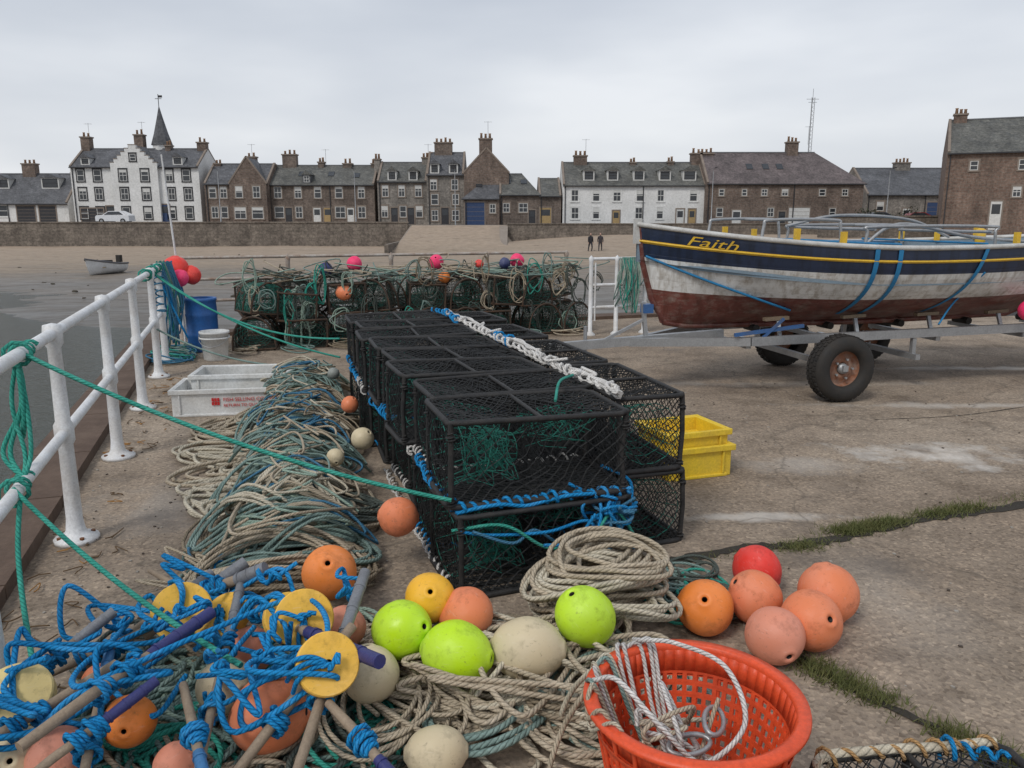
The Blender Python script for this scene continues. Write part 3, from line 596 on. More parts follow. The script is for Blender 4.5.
for i in range(24):
    t=rng.random(); c_=pc(t)+rng.normal(0,.07,2)
    coil(mb,c_,.02,rng.uniform(.26,.38),rng.uniform(.15,.22),QA+rng.normal(0,.4),6,.009,int(rng.choice([GG,BR,DK,BE])),h=.09,wig=.16)
for i in range(38):
    t=rng.random(); p=[]
    for q in range(7):
        l=rng.uniform(-.34,.34); c_=pc(min(1,max(0,t+rng.normal(0,.05)))); z=.08+.23*(1-(l/.38)**2)
        p.append((c_[0]+RX*l,c_[1]+RY*l,z+rng.uniform(0,.03)))
    mb.tube(spline(p,9),rng.uniform(.006,.008),int(rng.choice([BE,GG,PG,BR,GG,CR,BE,BL])),6)
for i in range(12):
    c_=np.array([-1.28+rng.normal(0,.1),3.35+rng.normal(0,.15)]); p=[(c_[0]+rng.normal(0,.12),c_[1]+rng.normal(0,.12),.02+rng.random()*.1) for q in range(6)]; mb.tube(spline(p,9),.007,[BB,BL,BE][i%3],6)
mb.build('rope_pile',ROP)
mb=MB()
for (x,y,r_) in((-2.1,5.75,.3),(-1.95,5.4,.34),(-1.8,5.0,.32),(-1.66,4.65,.3),(-1.52,4.3,.28),(-2.3,6.0,.2),(-1.7,5.05,.22),(-2.05,5.2,.2),(-1.75,4.4,.22),(-1.6,4.9,.3)):
    coil(mb,(x,y),.012,r_,r_*.5,QA+rng.normal(0,.5),3.8,.0115,int(rng.choice([BE,CR,BE,CR])),wig=.22,zr=.012,drift=(.14,-.22))
for k_ in range(5):
    p=[(-1.95+.1*q+rng.normal(0,.14),5.7-.28*q+rng.normal(0,.08),.015+.02*rng.random()) for q in range(7)]; mb.tube(spline(p,12),.011,[BE,CR,WH][k_%3])
mb.build('loose_rope',ROP)
mb=MB()
for i in range(26):
    x=rng.uniform(-.45,.42); y=2.42+rng.uniform(-.26,.26)+.12*x; 
    coil(mb,(x,y),.02+.06*rng.random(),rng.uniform(.14,.27),rng.uniform(.1,.2),rng.uniform(0,3),rng.uniform(4,8),rng.uniform(.0075,.0105),int(rng.choice([BE,CR,BE,BR,GG])),h=.03,wig=.16,zr=.012)
for i in range(9):
    coil(mb,(.35+rng.normal(0,.05),2.92+rng.normal(0,.06)),.06+.026*i,.21,.14,.5+rng.normal(0,.4),5,.010,CR if i%3==0 else BE,h=.05,wig=.13,zr=.012)
for i in range(12):
    x=rng.uniform(-.75,-.3); coil(mb,(x,2.35+rng.uniform(-.3,.35)),.03,.17,.12,rng.uniform(0,3),5,.0075,int(rng.choice([GG,BE,TE,PG,DK])),wig=.22,zr=.01)
for k_ in range(12):
    p=[(rng.uniform(-.35,.5),rng.uniform(2.1,2.7),rng.uniform(.06,.22)) for _ in range(6)]; mb.tube(spline(p,12),.0095,int(rng.choice([BE,CR])),6)
mb.tube(spline([(-.15,2.15,.05),(-.02,2.02,.02),(.08,2.08,.02),(.02,2.2,.05)],10),.01,CR)
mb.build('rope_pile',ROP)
mb=MB()
for i in range(12):
    coil(mb,(.72+rng.normal(0,.1),3.15+rng.normal(0,.1)),.03+.02*rng.random(),.13,.09,rng.uniform(0,3),3.5,.0065,int(rng.choice([TE,GG,BL,DK])),wig=.25,zr=.01)
mb.build('rope_pile',ROP)

# ------------------------------------------------------------------ lobster pots
net_m=M('black_netting',(.014,.015,.016),(.035,.035,.035),30,.5,.7); fr_m=M('rubber_wrapped_frame',(.018,.018,.019),(.06,.055,.05),18,.6,.6,.5,120)
gnet=M('green_netting',(.03,.22,.17),(.02,.12,.1),20,.5,.7)
floor_m=M('pot_floor_slats',(.03,.03,.028),(.06,.055,.05),20,.5,.7)
PM=[fr_m,net_m,gnet,ROP[BB],ROP[WH],floor_m,ROP[TE]]
def net(mb,f,La,Lb,cell,r,m,jit=.0,diag=True):
    ph=rng.uniform(0,6.28,4)
    def g(x,y): # slack cloth-like wander so the meshes are not ruled lines
        k=jit*2.2
        e=math.sin(math.pi*x/La)*math.sin(math.pi*y/Lb)
        return f(x+e*k*3*math.sin(x*14+y*9+ph[0]),y+e*k*3*math.sin(y*17-x*8+ph[1]))+np.array([0,0,-e*k*2])+e*k*1.5*np.sin(np.array([x*11+ph[2],y*13+ph[3],x*9+y*9]))
    def line(a0,b0,a1,b1):
        L=math.hypot(a1-a0,b1-b0); 
        if L<cell*.5: return
        K=max(2,int(L/(cell*1.6))+1); t=np.linspace(0,1,K); A=a0+(a1-a0)*t;B=b0+(b1-b0)*t
        P=np.array([g(x,y) for x,y in zip(A,B)]); 
        if jit: P[1:-1]+=rng.normal(0,jit*.5,(K-2,3)) if K>2 else 0
        mb.tube(P,r,m,3,cap=False,sm=False)
    st=cell*1.414; c_=st/2
    while c_<La+Lb:
        line(max(0,c_-Lb),min(c_,Lb),min(c_,La),max(0,c_-La)); c_+=st
    c_=st/2-Lb
    while c_<La:
        line(max(0,c_),max(0,-c_),min(La,c_+Lb),min(Lb,La-c_)); c_+=st
def potmesh(W,D,H,lacecol=None,cell=.028,jit=.003,inner=True,arch=False,nm=1,fcell=None):
    mb=MB(); x,y=W/2,D/2; fr=.0125
    bl=lambda a,b_,u,v_: (lambda s,t: (np.array(a)+(np.array(u))*s+(np.array(v_))*t))
    if not arch:
        cs=[(-x,-y),(x,-y),(x,y),(-x,y)]
        for z in(.012,H):
            P=[]
            for (cx,cy) in cs:
                for q in np.linspace(-.7,.7,4):
                    sx,sy=(1 if cx>0 else -1),(1 if cy>0 else -1)
                    base=math.atan2(sy,sx); P.append((cx-sx*.04+.04*math.cos(base+q)*1.2,cy-sy*.04+.04*math.sin(base+q)*1.2,z+rng.normal(0,.003)))
            P.append(P[0]); P.append(P[1]); mb.tube(P,fr if z>.1 else fr*1.15,0,8,cap=False)
        for (cx,cy) in cs: mb.tube([(cx*.985,cy*.985,0),(cx*.985+rng.normal(0,.006),cy*.985+rng.normal(0,.006),H/2),(cx*.985,cy*.985,H)],fr,0,8)
        mb.cyl((0,-y,H),(0,y,H),fr*.8,0,6); mb.cyl((0,-y,.012),(0,y,.012),fr,0,6)
        mb.cyl((0,y,0),(0,y,H),fr*.8,0,6)
        for (cx,cy) in cs:
            for z in(.04,H-.05): lace(mb,(cx*.985,cy*.985,z-.02),(cx*.985,cy*.985,z+.02),3,fr*1.1,.005,0,4)
        net(mb,bl((-x,-y,0),0,(1,0,0),(0,0,1)),W,H,fcell or cell,.0022,nm,jit); net(mb,bl((-x,y,0),0,(1,0,0),(0,0,1)),W,H,cell,.0022,nm,jit)
        net(mb,bl((-x,-y,0),0,(0,1,0),(0,0,1)),D,H,cell,.0022,nm,jit); net(mb,bl((x,-y,0),0,(0,1,0),(0,0,1)),D,H,cell,.0022,nm,jit)
        net(mb,bl((-x,-y,H),0,(1,0,0),(0,1,0)),W,D,cell*.8,.0025,nm,jit*1.3)
        net(mb,bl((0,-y,0),0,(0,1,0),(0,0,1)),D,H,cell,.002,nm,jit*2)
    else:
        A=math.pi*.5*(H+y)/2*2*.98
        def fa(s,t): 
            th=math.pi*min(max(t,0),A)/A; return np.array([-x+s,-y*math.cos(th),.02+(H-.02)*max(0,math.sin(th))**.8])
        for xx in(-x,0,x):
            mb.tube([fa(xx+x,t) for t in np.linspace(0,A,16)],fr,0,7); mb.cyl((xx,-y,.02),(xx,y,.02),fr,0,6)
        for yy in(-y,y): mb.cyl((-x,yy,.02),(x,yy,.02),fr,0,6)
        mb.cyl((-x,0,H),(x,0,H),fr*.8,0,6)
        net(mb,fa,W,A,cell,.0024,nm,jit)
        for xx in(-x,x):
            for q in range(1,9):
                yy=-y+D*q/9; hh=(H-.02)*max(0,1-(yy/y)**2)**.4; mb.tube([(xx,yy,.02),(xx,yy,.02+hh)],.0022,nm,3,cap=False)
                zz=.02+(H-.02)*q/9; wv=y*math.sqrt(max(0,1-((zz-.02)/(H-.02))**2.5)); mb.tube([(xx,-wv,zz),(xx,wv,zz)],.0022,nm,3,cap=False)
    for q in range(7):
        yy=-y+D*(q+.5)/7; mb.box((0,yy,.012),(W-.03,.022,.008),5)
    net(mb,bl((-x,-y,.02),0,(1,0,0),(0,1,0)),W,D,cell*.8,.0026,1,.001)
    if inner:
        for sx in(-1,):
            for q in range(14):
                a=q*2*math.pi/14; P=[(sx*x*.98,.9*y*math.cos(a),H*.5+H*.42*math.sin(a)),(sx*x*.5,.55*y*math.cos(a+.3),H*.5+H*.27*math.sin(a+.3)),(sx*x*.15,.35*y*math.cos(a+.6),H*.5+H*.17*math.sin(a+.6))]
                mb.tube(P,.0024,2,3,cap=False)
            for rr,xx in((.9,.98),(.78,.8),(.66,.65),(.55,.5),(.45,.32),(.35,.15)):
                mb.tube([(sx*x*xx,rr*y*math.cos(a),H*.5+H*.46*rr*math.sin(a)) for a in np.linspace(0,6.28,15)],.0024,2,3,cap=False)
    if lacecol is not None:
        lace(mb,(-x,-y,.015),(x,-y,.015),13,.02,.006,lacecol); lace(mb,(-x,-y,.015),(-x,y,.015),7,.02,.006,lacecol)
    return mb
W_,D_,H_=.80,.425,.37
def mk(name,mb,mats=PM):
    o=mb.build(name,mats); me=o.data; bpy.data.objects.remove(o); return me
pm1=mk('pot_a',potmesh(W_,D_,H_,jit=.0045)); pm2=mk('pot_b',potmesh(W_,D_,H_,3,jit=.0045)); pm3=mk('pot_c',potmesh(W_,D_,H_,4,jit=.0045)); pm4=mk('pot_d',potmesh(.8,.34,H_,jit=.004))
pmfb=potmesh(W_,.46,H_,None,cell=.032,jit=.005,fcell=.046)
for q in range(26):
    p=[(-.3+rng.uniform(0,.22),-.18+rng.uniform(0,.15),.06+rng.uniform(0,.27)) for _ in range(4)]; pmfb.tube(spline(p,4),.0022,2,3,cap=False)
for q in range(18):
    p=[(-.05+rng.uniform(0,.38),-.05+rng.uniform(0,.2),.16+rng.uniform(0,.2)) for _ in range(4)]; pmfb.tube(spline(p,4),.002,2,3,cap=False)
pmf=mk('pot_front',pmfb)
SO=(-.235,3.16)
def SP(a,b_,z): return Q(a,b_,z,SO)
for lay in range(2):
    for i in range(8):
        me=[pm1,pm2,pm1,pm3][(i+lay*2)%4] if i else pmf
        p=SP(W_/2+rng.normal(0,.02)+(.03 if lay==0 else 0),.23+i*.478+rng.normal(0,.01),lay*(H_+.02)+(abs(rng.normal(0,.01)) if lay else 0))
        link('lobster_pot',me,loc=p,rot=(rng.normal(0,.022)*(lay),rng.normal(0,.02)*(lay),QA+rng.normal(0,.04)))
    for i in range(4):
        p=SP(W_+.235+rng.normal(0,.01),.64+i*.93,lay*(H_+.02)); link('lobster_pot',pm4,loc=p,rot=(0,rng.normal(0,.02)*lay,QA+math.pi/2+rng.normal(0,.025)))
mb=MB(); ZT=H_*2+.035
def edge(a0_,b0_,a1_,b1_,z,turns,m,R_=.02,r=.0075):
    K=max(2,int(abs(b1_-b0_)+abs(a1_-a0_))*2)
    Ls=np.linspace(0,1,K+1)
    P=[(a0_+(a1_-a0_)*t+rng.normal(0,.012),b0_+(b1_-b0_)*t,z+rng.normal(0,.008)) for t in Ls]
    for u,v_ in zip(P[:-1],P[1:]): lace(mb,SP(*u),SP(*v_),turns/K*rng.uniform(.7,1.2),R_*rng.uniform(.8,1.2),r,m)
edge(W_+.04,.22,W_+.04,3.7,ZT+.012,36,WH,.018,.011)
for q in range(3): mb.tube(spline([SP(W_+.05+rng.normal(0,.014),.2+.25*i,ZT+.02+rng.normal(0,.008)) for i in range(14)],6),.0095,WH)
for i in range(9):
    b_=.3+i*.38; mb.tube(spline([SP(W_+.04+rng.normal(0,.03),b_+rng.normal(0,.05),ZT+.02+rng.random()*.03) for q in range(5)],6),.009,WH)
edge(W_+.0,3.0,W_+.0,3.75,ZT+.02,12,BB,.024,.008); edge(W_+.05,1.8,W_+.05,2.2,ZT+.02,5,BB,.026,.008)
edge(-.01,2.3,-.01,3.4,H_+.03,14,BB,.016); edge(-.01,1.3,-.01,2.2,H_+.03,12,BB,.016); edge(-.01,.9,-.01,1.3,H_+.03,7,WH,.016); edge(-.01,.02,-.01,.8,H_+.03,12,BB,.016)
edge(0,0,W_,0,H_+.03,15,BB,.018,.009)
mb.tube(spline([SP(i*.1,-.02+rng.normal(0,.008),H_+.04+rng.normal(0,.012)) for i in range(9)],6),.009,BB)
edge(.0,.1,-.0,1.8,.03,22,WH,.016)
for (a,b_) in ((.55,.1),(.8,.3)): mb.tube(spline([SP(a,b_,.42),SP(a+.1,b_-.12,.36),SP(a+.02,b_-.2,.22),SP(a-.2,b_-.22,.24)],8),.008,BB)
for k_ in range(3):
    p=[SP(.02+.17*q+rng.normal(0,.04),-.05+rng.normal(0,.03),.30-.05*q*rng.random()+rng.normal(0,.02)) for q in range(6)]; mb.tube(spline(p,8),.0075,[BB,BL,TE][k_%3])
for k_ in range(12):
    p=[SP(.72+rng.normal(0,.07),-.03+rng.normal(0,.04),.28+rng.normal(0,.07)) for q in range(6)]; mb.tube(spline(p,8),.0075,[BB,BL][k_%2])
mb.tube(spline([SP(.5,.15,ZT+.02),SP(.62,.4,ZT+.05),SP(.78,.62,ZT+.03)],8),.007,TE)
mb.build('stack_lashing_rope',ROP)

netg=M('olive_netting',(.03,.035,.028),(.07,.085,.07),20,.6,.8)
PB=[M('old_frame',(.03,.028,.025),(.12,.06,.03),12,.7,.8,.4,80),netg,gnet,ROP[BB],ROP[WH],floor_m,ROP[TE]]
pa1=mk('pot_hoop',potmesh(.62,.5,.42,None,.034,.008,True,True),PB); pa2=mk('pot_hoop_b',potmesh(.66,.46,.36,None,.036,.006,True,False,1),PB)
pa3=mk('pot_hoop_c',potmesh(.6,.48,.4,None,.034,.008,True,True,2),PB)
BO=np.array([-3.3,9.75]); BA=math.atan2(1.65,4.2); ux,uy=math.cos(BA),math.sin(BA)
for row,(off,z,n) in enumerate(((0,0,9),(0.5,0,9),(.06,.42,8),(.56,.42,9))):
    for i in range(n):
        a=.2+i*.52+rng.normal(0,.04); p=(BO[0]+ux*a-uy*off,BO[1]+uy*a+ux*off,z+(rng.uniform(-.06,.02) if z else 0))
        link('lobster_pot',[pa1,pa3,pa1,pa2,pa1][int(rng.integers(0,5))],loc=p,rot=(rng.normal(0,.09 if z else .02),rng.normal(0,.09 if z else .02),BA+math.pi/2+rng.normal(0,.22)))
mb=MB()
for i in range(40):
    a=rng.uniform(.0,4.7); z0=rng.uniform(.1,.95); off=-.28-.05*rng.random()
    c_=(BO[0]+ux*a,BO[1]+uy*a); p=[]; sx_=rng.uniform(.05,.13); sz_=rng.uniform(.1,.24); m_=int(rng.choice([GG,DK,BE,BR,DK,TE,PG,BE]))
    for q in range(18):
        th=q*2*math.pi/6; rr=rng.uniform(.6,1.2)
        p.append((c_[0]+ux*sx_*rr*math.cos(th)-uy*(off+.05*rng.random()),c_[1]+uy*sx_*rr*math.cos(th)+ux*(off+.05*rng.random()),max(.02,z0+sz_*rr*math.sin(th))))
    mb.tube(spline(p,4),.007,m_,5)
for i in range(56):
    a=rng.uniform(.1,4.6); mb.tube(spline([(BO[0]+ux*(a+rng.normal(0,.3))-uy*(-.15+.12*q),BO[1]+uy*(a+rng.normal(0,.3))+ux*(-.15+.12*q),.86+rng.normal(0,.08)) for q in range(6)],6),.008,int(rng.choice([GG,BR,BE,DK,PG])),5)
for i in range(8): coil(mb,(BO[0]+ux*.6*i-uy*-.42,BO[1]+uy*.6*i+ux*-.42),.02,.2,.13,rng.uniform(0,3),4,.008,int(rng.choice([GG,BE,TE,BR])),wig=.2,zr=.02)
mb.build('draped_rope',ROP)
mb=MB()
for i in range(24):
    x=1.42+rng.uniform(0,.34); y0=10.9+(x-1.42)*.36; l=rng.uniform(.35,.75); mb.tube(spline([(x,y0-.05,1.05),(x+rng.normal(0,.03),y0-.08,1.0-l*.5),(x+rng.normal(0,.05),y0-.07,1.03-l),(x+rng.normal(0,.06)+.03,y0-.1,1.0-l*.5),(x+.03,y0-.04,1.05)],6),.008,int(rng.choice([TE,GG,PG])),5)
mb.build('rope_hank',ROP)
mb=MB()
for i in range(26):
    b_=5.3+rng.uniform(0,.7); z1=rng.uniform(.1,.5); m_=int(rng.choice([BL,TE,GG,BL,BB]))
    s_=rng.normal(0,.04)
    mb.tube(spline([EP(-.02+s_,b_,1.08),EP(.06+s_,b_+.03,.8),EP(.08+rng.normal(0,.06),b_,z1),EP(.12+s_,b_+.08,.6),EP(.02+s_,b_+.06,1.08)],6),.009,m_,5)
for i in range(6): coil(mb,EP(.05,5.2+.15*i)[:2],.02,.2,.15,0,5,.009,[BL,TE,GG][i%3],wig=.2,zr=.02)
mb.build('rope_hank',ROP)

# ------------------------------------------------------------------ floats
def floatmat(name,col,rough=.5):
    if name in MATS: return MATS[name]
    m,nt,b=newmat(name); v=coord(nt)
    n1=noise(nt,v,14,4.5,.7); n2=noise(nt,v,60,4,.8); n3=noise(nt,v,5,4,.6)
    pale=tuple(min(.9,c*.8+.17) for c in col); dk=tuple(c*.45+.015 for c in col)
    c=mix(nt,col,pale,ramp(nt,n3,[(.4,0),(.7,.35)]))
    c=mix(nt,c,dk,ramp(nt,n1,[(.53,0),(.72,.55)])); c=mix(nt,c,(.1,.075,.05),ramp(nt,n2,[(.6,0),(.72,.5)]))
    mp_=N(nt,'ShaderNodeMapping'); mp_.inputs['Scale'].default_value=(1,6,1); mp_.inputs['Rotation'].default_value=(.4,.7,.2); nt.links.new(v,mp_.inputs[0])
    c=mix(nt,c,pale,ramp(nt,noise(nt,mp_.outputs[0],22,3,.6),[(.63,0),(.69,.45)]))
    nt.links.new(c,b.inputs['Base Color']); nt.links.new(ramp(nt,n1,[(.35,rough-.08),(.65,rough+.3)]),b.inputs['Roughness'])
    bump(nt,b,n2,.3,.003); MATS[name]=m; return m
FC={'sal':floatmat('float_salmon',(.76,.22,.09)),'org':floatmat('float_orange',(.86,.24,.035)),'yel':floatmat('float_amber',(.88,.46,.02)),'lime':floatmat('float_lime',(.52,.8,.01),.38),
 'cre':floatmat('float_cream',(.62,.52,.34)),'gry':floatmat('float_grey',(.26,.28,.26)),'red':floatmat('float_red',(.78,.04,.025)),'pnk':floatmat('float_pink',(.72,.27,.17)),'mag':floatmat('float_magenta',(.88,.03,.15)),'nav':floatmat('float_navy',(.02,.03,.12))}
hole=M('float_hole',(.015,.012,.01))
def fl(x,y,z,r,col,el=1.0,axis=None,name='fishing_float',ridge=False):
    mb=MB(); n=22; h0=.15
    prof=[(.01,-.55*r*el),(h0*r*.6,-.55*r*el),(h0*r*.65,-r*el*.985),(h0*r*1.4,-r*el*1.03),(h0*r*1.9,-r*el*.99)]
    for t in np.linspace(.36,math.pi-.36,n): prof.append((r*math.sin(t)*(1.0+(.008 if abs(t-math.pi/2)<.08 else 0)),-r*el*math.cos(t)))
    prof+=[(h0*r*1.9,r*el*.99),(h0*r*1.4,r*el*1.03),(h0*r*.65,r*el*.985),(h0*r*.6,.55*r*el),(.01,.55*r*el)]
    mb.lathe(prof,(0,0,0),0,28)
    F,m_,uv,s_=mb.ch[0]; nF=28
    mb.ch=[(F[:2*nF],1,None,True),(F[2*nF:-2*nF],0,None,True),(F[-2*nF:],1,None,True)]
    V=mb.v[0]; V+= .02*r*np.sin(V[:,[1,2,0]]/r*3+rng.uniform(0,6,3))
    if axis is None: axis=rng.normal(size=3); 
    q=Vector(axis).to_track_quat('Z','Y'); o=mb.build(name,[FC[col],hole],loc=(x,y,z)); o.rotation_mode='QUATERNION'; o.rotation_quaternion=q; return o
FL=[(-.52,3.46,.25,.09,'sal'),(-.73,2.98,.2,.108,'org'),(-.29,2.61,.28,.088,'yel'),(-.37,2.46,.24,.098,'lime',1.05,(.8,-.5,.35)),(-.16,2.58,.23,.096,'sal'),(-.18,2.36,.21,.104,'lime',1.15,(.95,-.3,0)),
(.05,2.39,.21,.1,'cre',1.25,(.97,-.2,.1)),(.25,2.51,.26,.1,'lime',1.12,(.45,.2,-.85)),(.75,2.86,.11,.109,'org',1,(-.2,-.7,.7)),(.97,2.95,.11,.105,'sal'),(1.06,3.22,.1,.104,'red'),(1.27,2.97,.118,.118,'sal'),(1.12,2.75,.114,.114,'sal',1,(.3,-.8,.5)),(.956,2.66,.105,.105,'pnk'),
(-.218,2.03,.09,.075,'cre',1.2,(1,.1,0)),(-.73,2.15,.13,.114,'sal'),(-.45,2.30,.17,.09,'cre'),(-1.15,3.04,.1,.072,'gry'),(-.915,2.30,.13,.09,'cre'),(-1.27,1.98,.11,.085,'pnk'),(-1.12,2.09,.15,.075,'org',1,(.2,-.9,.2)),(-.94,1.97,.1,.06,'pnk'),(-1.31,2.30,.14,.062,'sal'),
(-1.64,5.2,.068,.066,'cre'),(-.91,4.7,.27,.07,'cre'),(-1.14,5.47,.3,.06,'sal'),(-1.85,6.1,.15,.06,'red'),(-.91,2.53,.12,.08,'pnk'),(-.59,2.58,.18,.075,'pnk'),(-1.4,2.0,.1,.08,'cre'),
(-1.0,4.35,.26,.05,'cre'),(-1.5,6.6,.3,.05,'gry')]
for f in FL: fl(*f)
for f in [(-2.1,10.0,.66,.1,'sal'),(-2.07,10.6,.98,.1,'mag'),(-1.03,11.0,.98,.1,'mag'),(.07,11.35,.98,.1,'mag'),(-2.4,10.4,.92,.09,'nav'),(-.1,11.2,.95,.08,'nav'),(-4.0,9.6,.98,.15,'red'),(-3.84,9.65,.9,.11,'red'),(-3.9,9.45,.88,.1,'mag'),(4.9,7.55,.72,.1,'mag'),(-.9,10.7,.8,.08,'org'),(-.45,11.1,.95,.06,'red')]: fl(*f)
mb=MB(); mb.tube([(0,0,0),(-.02,0,.9),(-.1,0,2.3)],[.014,.013,.01],0,7); mb.build('dan_pole',[white],loc=(-4.02,9.75,0))

# ------------------------------------------------------------------ marker poles, foam discs, tangle
wood=M('weathered_pole_wood',(.36,.28,.2),(.21,.16,.12),10,.7,.8,.4,60); navy=M('navy_tape',(.035,.04,.16),(.07,.07,.18),12,.5,.4,.3,80); gtape=M('grey_tape',(.2,.21,.23),(.12,.12,.13),12,.5,.45,.3,80); btape=M('blue_tape',(.06,.2,.42),(.04,.1,.2),12,.5,.45)
PO=[((-1.615,3.32,.05),(-.965,2.64,.14),wood,None,.013),((-1.56,2.22,.15),(-1.335,2.47,.3),wood,gtape,.015),((-1.24,1.78,.29),(-.96,2.35,.36),wood,navy,.017),((-.57,1.8,.15),(-.505,2.56,.4),wood,gtape,.016),
((-1.1,2.78,.2),(-.375,2.06,.36),wood,navy,.018),((-.967,2.12,.25),(-.76,1.75,.16),wood,btape,.014),((-.52,2.03,.25),(-.25,1.75,.17),wood,navy,.014),((-.82,1.8,.15),(-1.0,2.75,.28),wood,gtape,.014),
((-1.25,1.7,.2),(-1.0,2.03,.32),wood,navy,.013),((-1.5,1.8,.18),(-1.2,2.2,.27),wood,None,.015),((-1.2,2.75,.2),(-.9,2.72,.34),wood,gtape,.02),((-1.32,2.62,.12),(-1.02,2.86,.3),wood,gtape,.02),((-1.45,2.4,.1),(-1.15,2.85,.26),wood,gtape,.016),((-.75,1.9,.12),(-.5,2.3,.34),wood,None,.016),((-1.65,2.3,.08),(-1.25,2.55,.2),wood,None,.014),((-1.1,1.75,.12),(-1.3,2.35,.22),wood,btape,.014)]
for p0,p1,m0,m1,r_ in PO:
    p0=np.array(p0);p1=np.array(p1); mb=MB(); mid=p0+(p1-p0)*.62
    bend=np.array([0,0,.006]); mb.tube([p0,p0*.5+mid*.5+bend,mid],[r_*.9,r_,r_],0,10)
    mb.tube([mid,p0*.2+p1*.8,p1],[r_*1.12,r_*1.25,r_*1.2] if m1 else r_,1,10)
    if m1:
        for q in (.66,.78,.9): c_=p0+(p1-p0)*q; mb.tube([c_,c_+(p1-p0)*.012],r_*1.36,1,10)
    mb.build('marker_pole',[m0,m1 or m0])
foam=floatmat('yellow_foam',(.86,.5,.07),.75); foamc=floatmat('cream_foam',(.74,.58,.25),.75)
DISC=[(-1.13,2.52,.27,.1,(.25,-.75,.6),foam),(-.68,2.40,.31,.095,(.3,-.8,.5),foam),(-.53,2.08,.34,.09,(.35,-.75,.55),foam),(-1.47,2.12,.2,.11,(.1,-.5,.8),foamc),(-1.02,2.62,.2,.09,(-.3,-.5,.8),foam),(-.76,2.5,.26,.085,(.4,-.6,.6),foam)]
for (x,y,z,r_,ax,mt) in DISC:
    mb=MB(); 
    mb.lathe([(.012,-.022),(r_*.96,-.022)],(0,0,0),0,32,sm=False); mb.lathe([(r_*.96,-.022),(r_,-.016),(r_,.016),(r_*.96,.022)],(0,0,0),0,32,sm=False); mb.lathe([(r_*.96,.022),(.012,.022)],(0,0,0),0,32,sm=False); mb.lathe([(.012,.022),(.011,-.022)],(0,0,0),1,12)
    a=rng.uniform(0,6.28)
    for k_ in range(3): # rope led through the centre and over the rim
        b_=a+rng.normal(0,.35); mb.tube(spline([(.0,.0,-.01),(.012*math.cos(b_),.012*math.sin(b_),.032),(r_*.6*math.cos(b_),r_*.6*math.sin(b_),.031+.006*k_),(r_*1.05*math.cos(b_+.2),r_*1.05*math.sin(b_+.2),.02),(r_*1.25*math.cos(b_+.4),r_*1.25*math.sin(b_+.4),-.04)],6),.0075,2,6)
    mb.tube(spline([(rng.normal(0,.014),rng.normal(0,.014),.034+.004*q) for q in range(6)],6),.0075,2,6)
    o=mb.build('foam_disc_float',[mt,hole,ROP[BB]],loc=(x,y,z)); o.rotation_mode='QUATERNION'; o.rotation_quaternion=Vector(ax).to_track_quat('Z','Y')
mb=MB()
for i in range(11):
    cx,cy=rng.uniform(-1.45,-.6),rng.uniform(1.95,2.7); p=[]
    for q in range(9): 
        p.append((cx,cy,rng.uniform(.16,.36))); cx+=rng.normal(0,.17);cy+=rng.normal(0,.13); cx=min(max(cx,-1.55),-.5); cy=min(max(cy,1.8),2.8)
    mb.tube(spline(p,10),.009,BB)
for p0,p1,_,_,r_ in PO:
    p0=np.array(p0);p1=np.array(p1)
    for k_ in range(2):
        t=rng.uniform(.2,.6); a=p0+(p1-p0)*t; b_=p0+(p1-p0)*(t+.09); lace(mb,a,b_,rng.uniform(2.5,5),r_+.01,.0075,BB,6)
for k_ in range(10):
    c_=np.array([rng.uniform(-1.4,-.5),rng.uniform(1.95,2.7),rng.uniform(.25,.36)]); p=[c_+rng.normal(0,.03,3) for _ in range(8)]; mb.tube(spline(p,7),.008,BB)
mb.tube(spline([(-1.1,2.75,.2),(-1.3,2.3,.25),(-1.2,2.0,.32),(-.95,2.2,.36),(-.7,2.45,.36),(-.55,2.15,.38),(-.75,2.0,.3)],12),.009,BB)
mb.build('tangled_blue_rope',ROP)
mb=MB()
for i in range(38):
    coil(mb,(rng.uniform(-1.45,-.45),rng.uniform(1.95,2.8)),.02,rng.uniform(.12,.22),rng.uniform(.08,.16),rng.uniform(0,3),4,.0085,int(rng.choice([GG,BE,BR,TE,GG,DK,PG])),wig=.2,zr=.014)
mb.build('rope_pile',ROP)

mb=MB()
tr=.0095
mb.tube(sag((-2.0,3.2,1.06),(-.25,3.13,.45),.07,40),tr,TE); mb.tube(sag((-1.86,2.75,1.08),(-2.0,3.2,1.06),.02,8),tr,TE)
mb.tube(sag((-1.9,2.9,.58),(-.8,2.14,.3),.05,30),tr,TE); mb.tube(spline([(-1.93,3.0,.58),(-1.85,2.8,.35),(-1.62,2.45,.16),(-1.5,2.3,.12)],12),tr,TE)
lace(mb,(-1.99,3.16,1.05),(-2.05,3.36,1.05),4,.036,tr,TE); lace(mb,(-1.9,2.88,.56),(-1.97,3.1,.56),3,.036,tr,TE)
for k_ in range(4): mb.tube(spline([(-2.0,3.18,1.04),(-2.02+rng.normal(0,.03),3.16,.85),(-2.0+rng.normal(0,.04),3.12,.66),(-1.95,3.05,.57)],8),tr,TE)
mb.tube(spline([(-1.99,3.17,1.02),(-1.98,3.15,.8),(-2.03,3.2,.7),(-2.0,3.2,.9),(-1.99,3.17,1.04)],8),tr,TE)
p=EP(0,4.5,1.05); mb.tube(sag(p,(-1.5,6.9,.55),.18,40),.009,TE); p=EP(0,4.9,1.0); mb.tube(sag(p,(-1.55,7.1,.35),.12,40),.009,TE)
mb.tube(sag(EP(0,4.37,.5),(-1.6,7.0,.3),.14,30),.009,GG)
